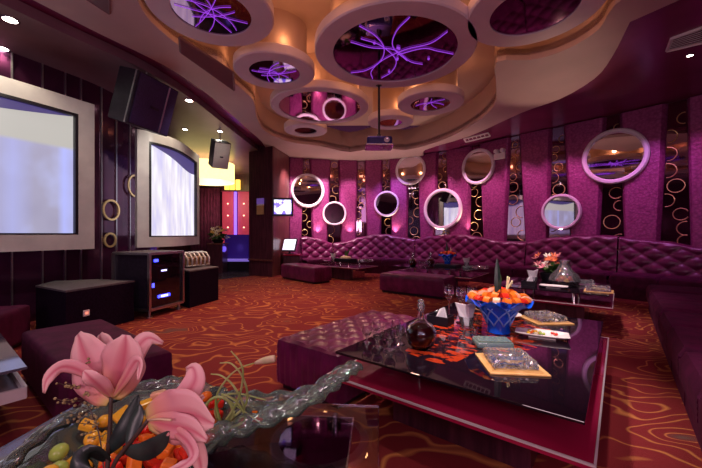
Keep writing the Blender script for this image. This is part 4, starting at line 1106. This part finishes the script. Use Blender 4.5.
# fruit salad: every chunk its own thing
fr = [('fruit_red', 'red'), ('fruit_orange', 'orange'), ('fruit_yellow', 'yellow'), ('fruit_peach', 'peach coloured'), ('fruit_cream', 'cream'), ('fruit_green', 'green')]
pr = {}
def chunk(c, word, p, s, nmi):
    if (c, nmi) not in pr:
        mb = MB()
        if nmi == 0: mb.box((0, 0, 0), (.05, .034, .026), bevel=.006)
        elif nmi == 1: mb.ball((0, 0, 0), .024, (1.1, 1, .9), 2)
        else:
            mb.grid(lambda u, v: Vector(((u - .5) * .10, .02 * math.sin(PI * u), .03 * (v - .5))), 10, 2)
        o = mb.build('fruit_piece', c, smooth=(nmi == 1), thick=.008 if nmi == 2 else 0); pr[(c, nmi)] = o
    else: o = pr[(c, nmi)].copy(); COL.objects.link(o)
    o.location = p; o.rotation_euler = (rn.uniform(-.6, .6), rn.uniform(-.6, .6), rn.uniform(0, 3.1)); o.scale = (s,) * 3
    tag(o, word + {0: ' fruit cube', 1: ' round fruit', 2: ' curved fruit slice'}[nmi] + ' in the glass boat bowl behind the lilies', 'fruit', word.split()[0] + ' fruit in the glass boat bowl')
placed = []
for i in range(1400):
    rr = math.sqrt(rn.random()) * .84; a = rn.uniform(0, 2 * PI); x, y = math.cos(a) * rr * .235, math.sin(a) * rr * .30
    lay = i // 900
    if lay and rr > .6: continue
    z = interp(rr, [(0, .014), (.4, .015), (.66, .038), (.9, .085)]) + .03 + lay * .045
    if any((Vector((x, y, z)) - q_).length < .047 for q_ in placed): continue
    placed.append(Vector((x, y, z)))
    if x < -.06 and y < .2: c = fr[2] if rn.random() < .75 else fr[5]
    elif y > .13 and x < .08: c = fr[3] if rn.random() < .6 else fr[4]
    else: c = fr[0] if rn.random() < .62 else fr[1]
    chunk(c[0], c[1], BO + placed[-1], rn.uniform(.85, 1.05), rn.choice((0, 0, 1)) if c[0] != 'fruit_red' else 0)
for i in range(7):
    u = .04 + .04 * i; v = (.35, .62)[i % 2]; p = Vector(trough(u, v)) + BO; c = fr[(0, 1)[i % 2]]; chunk(c[0], c[1], p + Vector((0, 0, .022)), .6, 0)

# ---- green twisting shoots with a pale bud
vi = thing('green_shoots', 'curled thin green shoots with one pale drooping bud rising from the boat bowl', 'flower', P(222, 428, .52), 0)
vo_ = vi.location
def K(px, py, d): return PD(px, py, d) - vo_
VB = [[(222, 426), (238, 400), (243, 375), (240, 362), (231, 351)], [(222, 428), (216, 400), (226, 380), (240, 368), (262, 361)], [(222, 428), (215, 410), (224, 396), (240, 394), (266, 400)],
      [(224, 430), (245, 420), (237, 402), (222, 395), (262, 424)], [(222, 426), (246, 404), (244, 380), (232, 364), (220, 363)], [(224, 428), (244, 412), (235, 388), (222, 376), (211, 374)]]
for i, b_ in enumerate(VB):
    d = 1.06 + .02 * (i % 3); mb = MB(); mb.tube(spline([K(x, y, d) for x, y in b_], 26), lambda t: .0062 * (1 - .75 * t) + .001, 7, flat=.6); mb.build('shoot', 'vine', vi, smooth=True)
mb = MB(); mb.tube(spline([K(219 + 15 * math.cos(a) * (1 - q * .15), 411 + 14 * math.sin(a), 1.07) for a, q in [(2 * PI * j / 14 * 1.4, j / 14) for j in range(15)]], 42), .0045, 7); mb.build('shoot', 'vine', vi, smooth=True)
mb = MB(); mb.tube(spline([K(255, 363, 1.06), K(262, 361, 1.06), K(269, 359.5, 1.06), K(275, 358.5, 1.06)], 12), lambda t: .003 + .0085 * math.sin(PI * min(1, t * .62 + .05)), 12); mb.build('bud', 'bud', vi, smooth=True)

# ---- lilies
def petal(mb, pts, w, cup=.25, n=22, m_=8, twist=0, wave=.06, prof=None):
    pts = spline(pts, n); N_ = len(pts); up = None; g = []
    view = Vector((0, -1, 0))
    for i, p in enumerate(pts):
        t = (pts[min(i + 1, N_ - 1)] - pts[max(0, i - 1)]).normalized(); sd = t.cross(view)
        sd = (sd if sd.length > .2 else Vector((0, 0, 1))).normalized()
        if up is not None: sd = (sd + up * 2).normalized() if sd.dot(up) > 0 else (-sd + up * 2).normalized()
        up = sd; nn = sd.cross(t); u = i / (N_ - 1)
        ww = w * (prof(u) if prof else max(.10, math.sin(PI * min(.97, .09 + u * .9)) ** .75))
        row = []
        for j in range(m_ + 1):
            s_ = j / m_ * 2 - 1; th = s_ * (cup * PI * (1 - .5 * u)) + 0
            off = sd * math.sin(th) / max(.2, (cup * PI * (1 - .5 * u))) * ww + nn * (1 - math.cos(th)) * ww * .9 * -1
            off += nn * ww * wave * math.sin(u * 16 + (3 if s_ > 0 else 0)) * abs(s_) ** 2
            off -= nn * ww * .10 * math.exp(-(s_ / .16) ** 2)
            row.append(p + off)
        g.append(row)
    nu, nv = N_ - 1, m_
    mb.grid(lambda a, b_: g[int(round(b_ * nu))][int(round(a * nv))], nv, nu, uv=True)
    return mb
def lily(lab, base, sets, stem_pts, leaves):
    loc = Vector(base); t = thing('lily', lab, 'flower', loc, 0, 'pink lilies')
    for pts, w, cup in sets:
        petal(MB(), [PD(*q) - loc for q in pts], w, cup).build('petal', 'petal', t, smooth=True, thick=.0012, recalc=False)
    MB().tube(spline([PD(*q) - loc for q in stem_pts], 20), lambda u: .0032 + .0015 * u, 8).build('stem', 'stem', t, smooth=True)
    for L_, w in leaves:
        blade(MB(), [PD(*q) - loc for q in L_], w, 18, .25, Vector((0, -1, .0))).build('leaf', 'dark_leaf', t, smooth=True, thick=.0012)
    return t
lily('upright open pink lily, left of the two in the foreground', PD(111, 398, .64),
     [([(111, 398, .64), (96, 380, .655), (84, 356, .68), (78, 334, .71)], .052, .17), ([(112, 398, .64), (105, 372, .67), (100, 350, .70), (100, 334, .73)], .040, .16),
      ([(111, 398, .64), (96, 384, .63), (80, 371, .62), (62, 367, .61), (47, 379, .60), (44, 393, .60)], .015, .3),
      ([(112, 398, .64), (119, 374, .63), (124, 352, .62), (126, 335, .62)], .044, .2), ([(113, 398, .64), (127, 372, .66), (136, 350, .68), (148, 338, .69), (163, 343, .70)], .022, .3),
      ([(112, 398, .64), (124, 380, .61), (135, 362, .60), (140, 364, .595), (138, 380, .59)], .011, .3), ([(111, 398, .64), (101, 388, .615), (91, 379, .60), (84, 371, .60)], .022, .25)],
     [(111, 397, .64), (110, 425, .635), (108, 455, .63), (107, 495, .62), (105, 624, .60)],
     [([(108, 452, .63), (120, 436, .63), (130, 416, .64), (139, 394, .65)], .016), ([(107, 462, .63), (95, 455, .60), (82, 462, .58), (72, 482, .57)], .022)])
lily('pink lily facing right, nearer the bottom edge, right of the upright one', PD(147, 420, .60),
     [([(147, 420, .60), (168, 410, .61), (185, 396, .62), (195, 380, .63), (193, 368, .64), (186, 369, .65)], .022, .2),
      ([(147, 420, .60), (170, 418, .59), (192, 416, .58), (214, 424, .57)], .050, .10), ([(148, 421, .60), (170, 426, .585), (190, 430, .575), (207, 440, .57)], .026, .2),
      ([(148, 421, .60), (168, 428, .59), (186, 440, .57), (193, 455, .56), (182, 466, .55), (168, 470, .55)], .013, .25),
      ([(148, 421, .60), (172, 428, .60), (190, 442, .60), (200, 462, .60), (201, 484, .60)], .02, .25), ([(148, 420, .60), (172, 414, .63), (190, 404, .65), (204, 396, .66)], .02, .25)],
     [(148, 420, .60), (138, 433, .60), (124, 450, .61), (112, 470, .61), (104, 520, .60), (104, 624, .60)],
     [([(124, 450, .61), (142, 452, .60), (158, 444, .59), (170, 431, .585)], .017), ([(128, 446, .61), (133, 430, .62), (138, 415, .63), (140, 404, .64)], .012)])
pis = MB()
pis.tube([PD(*q) for q in ((148, 420, .595), (160, 419, .585), (171, 420, .575))], .0018, 6)
o = pis.build('lily_pistil', 'bud', None, smooth=True)
for x in bpy.data.objects:
    if x.name == 'lily.001': o.parent = x; o.matrix_parent_inverse = Matrix.Translation(-x.location)
o.name = 'pistil'
vz = thing('flower_vase', 'slim glass vase on the near glass table holding the two lilies', 'vase', Vector((-.437, .60, TT)), 0)
MB().lathe([(.035, 0), (.04, .004), (.03, .08), (.045, .17), (.042, .17), (.026, .08), (.03, .01), (0, .01)], seg=24).build('glass', 'green_glass', vz, smooth='auto')
fs = thing('floret_sprig', 'wispy brown green sprig of tiny buds left of the lily stems', 'flower', PD(98, 430, .66), 0)
fo = fs.location; tw = MB(); bu = MB(); q = random.Random(5)
tw.tube(spline([PD(104, 470, .64) - fo, PD(98, 430, .66) - fo, PD(84, 395, .68) - fo, PD(80, 368, .69) - fo], 20), .0012, 5)
for i in range(26):
    y0 = q.uniform(368, 440); x0 = interp(y0, [(368, 80), (395, 84), (430, 98), (470, 104)]); x1, y1 = x0 + q.uniform(-34, 16), y0 + q.uniform(-12, 10); d = .66 + q.uniform(-.03, .03)
    a, b_ = PD(x0, y0, .675) - fo, PD(x1, y1, d) - fo
    tw.tube([a, b_], .0007, 4)
    for k in range(3): bu.ball(a.lerp(b_, .5 + .25 * k) + Vector((q.uniform(-.004, .004), 0, q.uniform(-.004, .004))), q.uniform(.0018, .0034), sub=1)
tw.build('twigs', 'stem', fs); o_ = bu.build('florets', 'floret', fs); o_['kind'] = 'stuff'

# ---- table 3
def put(px, py): return on(px, py)
cr = TT
blob_flowers('flower_arrangement', 'orange and white lily arrangement in front of the raised sofa back', 'flowers', Vector((2.98, 5.12, TT)), .28, ['petal_o', 'petal_w', 'petal_p'], 8, 'black', 9, None, .12)
gd = thing('glass_cloche', 'flask shaped glass bowl of orange fruit on the table under the flowers', 'bowl', Vector((2.90, 4.62, TT)), 0)
facet(MB().lathe([(.10, 0), (.15, .01), (.19, .07), (.17, .14), (.09, .22), (.055, .29), (.07, .34), (.064, .34), (.048, .29), (.08, .22), (.16, .135), (.18, .07), (.145, .02), (0, .015)], seg=30), .002).build('glass', 'crystal', gd, smooth='auto')
for i in range(12):
    a = i * 1.1; rr = .04 + .07 * ((i * 37) % 10) / 10; c = ('fruit_orange', 'fruit_yellow', 'fruit_red')[i % 3]
    o = MB().ball((0, 0, 0), .034, sub=2).build('fruit_piece', c, smooth=True); o.location = gd.location + Vector((math.cos(a) * rr, math.sin(a) * rr, .06 + .04 * (i % 2)))
    tag(o, {'fruit_orange': 'orange', 'fruit_yellow': 'yellow', 'fruit_red': 'red'}[c] + ' fruit inside the flask shaped glass bowl', 'fruit', 'fruit in the flask shaped bowl')
copy_tree(tl2, Vector((3.03, 4.16, TT)), AV, 'amber square coaster at the front right corner of the table under the flowers')
copy_tree(ash, Vector((3.03, 4.16, TT + .0095)), AV, 'crystal ashtray on the coaster at the front edge of the table under the flowers', scale=1.1)
copy_tree(ash, Vector((3.24, 4.75, TT)), AV, 'crystal ashtray right of the flask shaped glass bowl', scale=1.2)
copy_tree(nt_, Vector((2.60, 4.85, TT)), 0, 'tumbler of folded white napkins left of the flask shaped glass bowl')
copy_tree(bb, Vector((2.42, 4.62, TT)), AV, 'open black napkin box at the left of the table under the flowers')
copy_tree(fd, Vector((2.62, 4.40, TT)), AV, 'white curved dish in front of the flask shaped glass bowl')
# ---- table 2
b2 = copy_tree(bowl, Vector((2.10, 7.40, TT + .05)), 0, 'smaller looking blue fruit bowl on the middle table', scale=.85)
bs_ = thing('serving_tray', 'black tray under the blue bowl on the middle table', 'tray', Vector((2.10, 7.40, TT)), AV)
MB().box((0, 0, .022), (.5, .34, .044), bevel=.008).build('tray', 'black', bs_); MB().box((0, 0, .046), (.44, .28, .004)).build('mat', 'black_plastic', bs_)
for i in range(22):
    a = 2 * PI * i / 11; rr = (.14, .07)[i // 11]; c = ('fruit_orange', 'fruit_red')[i % 2]
    o = proto[c].copy(); COL.objects.link(o); o.location = b2.location + Vector((math.cos(a) * rr, math.sin(a) * rr, .225 + (.14 - rr) * .3)); o.rotation_euler = (0, 0, a); o.scale = (1.0,) * 3
    tag(o, {'fruit_orange': 'orange', 'fruit_red': 'red'}[c] + ' fruit slice in the blue bowl on the middle table', 'fruit', 'fruit slices in the far blue bowl')
g2 = copy_tree(gt, b2.location + Vector((0, 0, .22)), 0, 'small leaf and sprig garnish in the bowl on the middle table')
copy_tree(dec, Vector((1.35, 7.45, TT)), 0, 'decanter at the left end of the middle table'); copy_tree(dec, Vector((1.78, 7.62, TT)), 0, 'decanter just left of the bowl on the middle table')
for i, (x, y) in enumerate(((1.50, 7.42), (1.58, 7.50), (1.60, 7.36), (1.68, 7.44), (1.70, 7.32), (1.52, 7.54))):
    copy_tree(sgp, Vector((x, y, TT)), 0, 'small stemmed glass in the cluster between the two decanters on the middle table', 'small glasses on the middle table')
copy_tree(nt_, Vector((2.50, 7.35, TT)), 0, 'tumbler of folded white napkins right of the bowl on the middle table')
copy_tree(pb, Vector((2.42, 7.02, TT)), R(-10), 'pale frosted glass box right of the bowl on the middle table')
copy_tree(ash, Vector((2.62, 6.85, TT)), AV, 'crystal ashtray at the right end of the middle table', scale=1.2)
# ---- table 1
pt = thing('fruit_platter', 'black platter with pale cut fruit on the farthest table', 'platter', Vector((-.14, 8.95, TT)), AV)
MB().box((0, 0, .03), (.5, .32, .06), bevel=.01).build('platter', 'black', pt)
MB().ball((0, 0, .07), .15, (1.2, .7, .4), 2).build('melon_mound', 'fruit_cream', pt, smooth=True)
mb = MB(); blade(mb, [(.02, 0, .1), (.06, 0, .2), (.14, 0, .30)], .03, up=Vector((0, 1, 0))); blade(mb, [(-.02, 0, .1), (.0, 0, .2), (.0, 0, .29)], .03, up=Vector((0, 1, 0))); mb.build('leaves', 'green_leaf', pt, thick=.004)
copy_tree(nt_, Vector((-.47, 9.05, TT)), 0, 'tumbler of folded white napkins at the left of the farthest table')
copy_tree(ash, Vector((.36, 8.62, TT)), AV, 'crystal ashtray at the right end of the farthest table', scale=1.3)
# ============================================================= light and camera
def light(kind, name, loc, e, col, size=.1, target=None, spot=None, blend=.6, sy=None):
    l = bpy.data.lights.new(name, kind); l.energy = e; l.color = col
    if kind == 'AREA':
        l.size = size
        if sy: l.shape = 'RECTANGLE'; l.size_y = sy
    else: l.shadow_soft_size = size
    if kind == 'SPOT': l.spot_size = R(spot); l.spot_blend = blend
    o = bpy.data.objects.new(name, l); COL.objects.link(o); o.location = loc
    if target is not None:
        o.rotation_euler = (Vector(target) - Vector(loc)).to_track_quat('-Z', 'Y').to_euler()
    return o
WARM = (1, .42, .17); PINK = (1, .36, .62); MAG = (.9, .16, .6); COOL = (.5, .45, 1)
# warm cove lamps lying on top of the discs
for i, (x, y, ro, ri, kind, lab) in enumerate(DD):
    n = 4 if ro > .8 else 3
    for k in range(n):
        a = 2 * PI * k / n + i
        light('POINT', 'cove_lamp', (x + ro * .93 * math.cos(a), y + ro * .93 * math.sin(a), ZD + .24), 1.7 * ro, WARM, .05)
# recessed spots washing the back wall
for px, e, c in ((296, 80, (1, .62, .72)), (325, 110, (1, .66, .78)), (352, 50, (1, .45, .68)), (386, 55, (.7, .36, 1)), (425, 50, (1, .45, .7)), (460, 42, (1, .42, .7)), (500, 29, (.95, .30, .65)), (545, 26, (.9, .28, .65)), (588, 22, (.85, .25, .7)), (640, 22, (.75, .25, .85)), (685, 14, (.8, .2, .7))):
    s = S_at(px, .9); p = W(s, 1.1, 3.40); q = W(s, .1, 1.5)
    light('SPOT', 'wall_wash', p, e * 2.3, c, .04, q, 75, .8)
# room spots over carpet, seats and tables
for x, y, tx, ty, e, c, sp in ((-1.9, 5.6, -1.6, 5.2, 150, (1, .52, .34), 90), (-.4, 7.9, -.6, 7.4, 110, (1, .52, .34), 85), (.2, 5.2, -.5, 4.4, 120, (1, .52, .34), 85), (-.2, 3.4, .0, 3.0, 60, (1, .5, .4), 60),
                               (2.6, 4.8, 2.8, 4.6, 150, (1, .7, .75), 50), (1.6, 7.2, 1.9, 7.3, 90, (1, .65, .7), 60), (.9, 2.9, 1.05, 2.3, 230, (1, .80, .78), 50), (-.5, 1.6, -.5, 1.1, 70, (1, .82, .78), 52),
                               (3.3, 2.6, 3.2, 2.6, 30, (.8, .2, .55), 100), (-1.0, 9.6, -1.0, 10.2, 60, (1, .45, .5), 80), (-2.4, 2.2, -2.6, 2.4, 25, (1, .5, .6), 80)):
    light('SPOT', 'room_spot_or_fill', (x, y, 3.35), e, c, .09, (tx, ty, 0), sp, .8)
for tx, ty, tz, e in ((-3.6, 4.2, 1.9, 62), (-3.2, 6.2, 1.9, 60), (-3.0, 7.3, 2.9, 35)): light('SPOT', 'stage_fill', (-1.6 if ty < 7 else -1.2, ty - 1.6 if ty < 7 else 5.6, 3.30 if ty < 7 else 2.9), e, (1, .92, .8), .06, (tx, ty, tz), 60 if ty < 7 else 16, .9)  # spots added to brighten the screen frames and the small speaker
light('SPOT', 'crescent_fill', W(S_at(560, .2), .18, 1.2), 120, (1, .62, .45), .05, P(548, 82, ZS), 34, .7)  # fill spot added to brighten the crescent on the right soffit
for px, py, z, r, lab in DLI[:5]:
    p = P(px, py, z); light('SPOT', 'downlight_lamp', p - Vector((0, 0, .03)), 30, (1, .85, .6), .05, p - Vector((0, 0, 2)), 110, .6)
light('POINT', 'hall_lamp', (-4.6, 11.5, 2.3), 25, (1, .6, .5), .3)
light('POINT', 'bench_lamp', (-3.7, 10.2, .7), 1.5, (.2, .12, 1), .1)
# soft violet fill added behind the camera, no fixture there
light('AREA', 'rear_fill_area', (-.5, -1.8, 3.2), 30, (.85, .5, .8), 2.5, (.3, 5, 1.0))
for x, y in ((-2.0, -1.4), (.9, -1.4)): light('POINT', 'rear_fill_point', (x, y, 1.7), 62, (1, .66, .74), .4)  # unseen point fills added to lift disc undersides and frames
for px in (318, 350, 395, 440, 470): p = W(S_at(px, .1), .5, 1.25); light('SPOT', 'soffit_fill', W(S_at(px, .16), .17, 1.18), 30, (1, .66, .52), .04, p + Vector((0, -.15, 3)), 120, .9)  # spots added behind the sofa tops to brighten wall and soffit
light('SPOT', 'room_spot_or_fill', (.1, .5, 3.3), 260, (1, .84, .82), .08, (1.05, 2.35, .45), 34, .8)  # unseen fill added on the camera side for the foreground table
light('SPOT', 'room_spot_or_fill', (1.7, 3.3, 3.3), 170, (1, .8, .82), .08, (2.9, 4.6, .5), 34, .8)  # fill added in front of the flower table to lift its glass
w = bpy.data.worlds.new('World'); S.world = w; w.use_nodes = True
w.node_tree.nodes['Background'].inputs[0].default_value = (.25, .06, .16, 1); w.node_tree.nodes['Background'].inputs[1].default_value = .12

cam = bpy.data.cameras.new('camera'); cam.sensor_width = 36; cam.lens = 36 * F / 702; cam.clip_start = .05
co = bpy.data.objects.new('camera', cam); COL.objects.link(co); co.location = (0, 0, CZ); co.rotation_euler = (R(90), 0, 0); S.camera = co
S.view_settings.view_transform = 'Standard'; S.view_settings.look = 'None'; S.view_settings.gamma = 1; S.view_settings.use_curve_mapping = False
S.view_settings.exposure = .42
S.cycles.use_denoising = True; S.cycles.max_bounces = 10; S.cycles.transmission_bounces = 8; S.cycles.glossy_bounces = 4; S.cycles.diffuse_bounces = 4
S.cycles.caustics_reflective = False; S.cycles.caustics_refractive = False; S.cycles.sample_clamp_indirect = 4
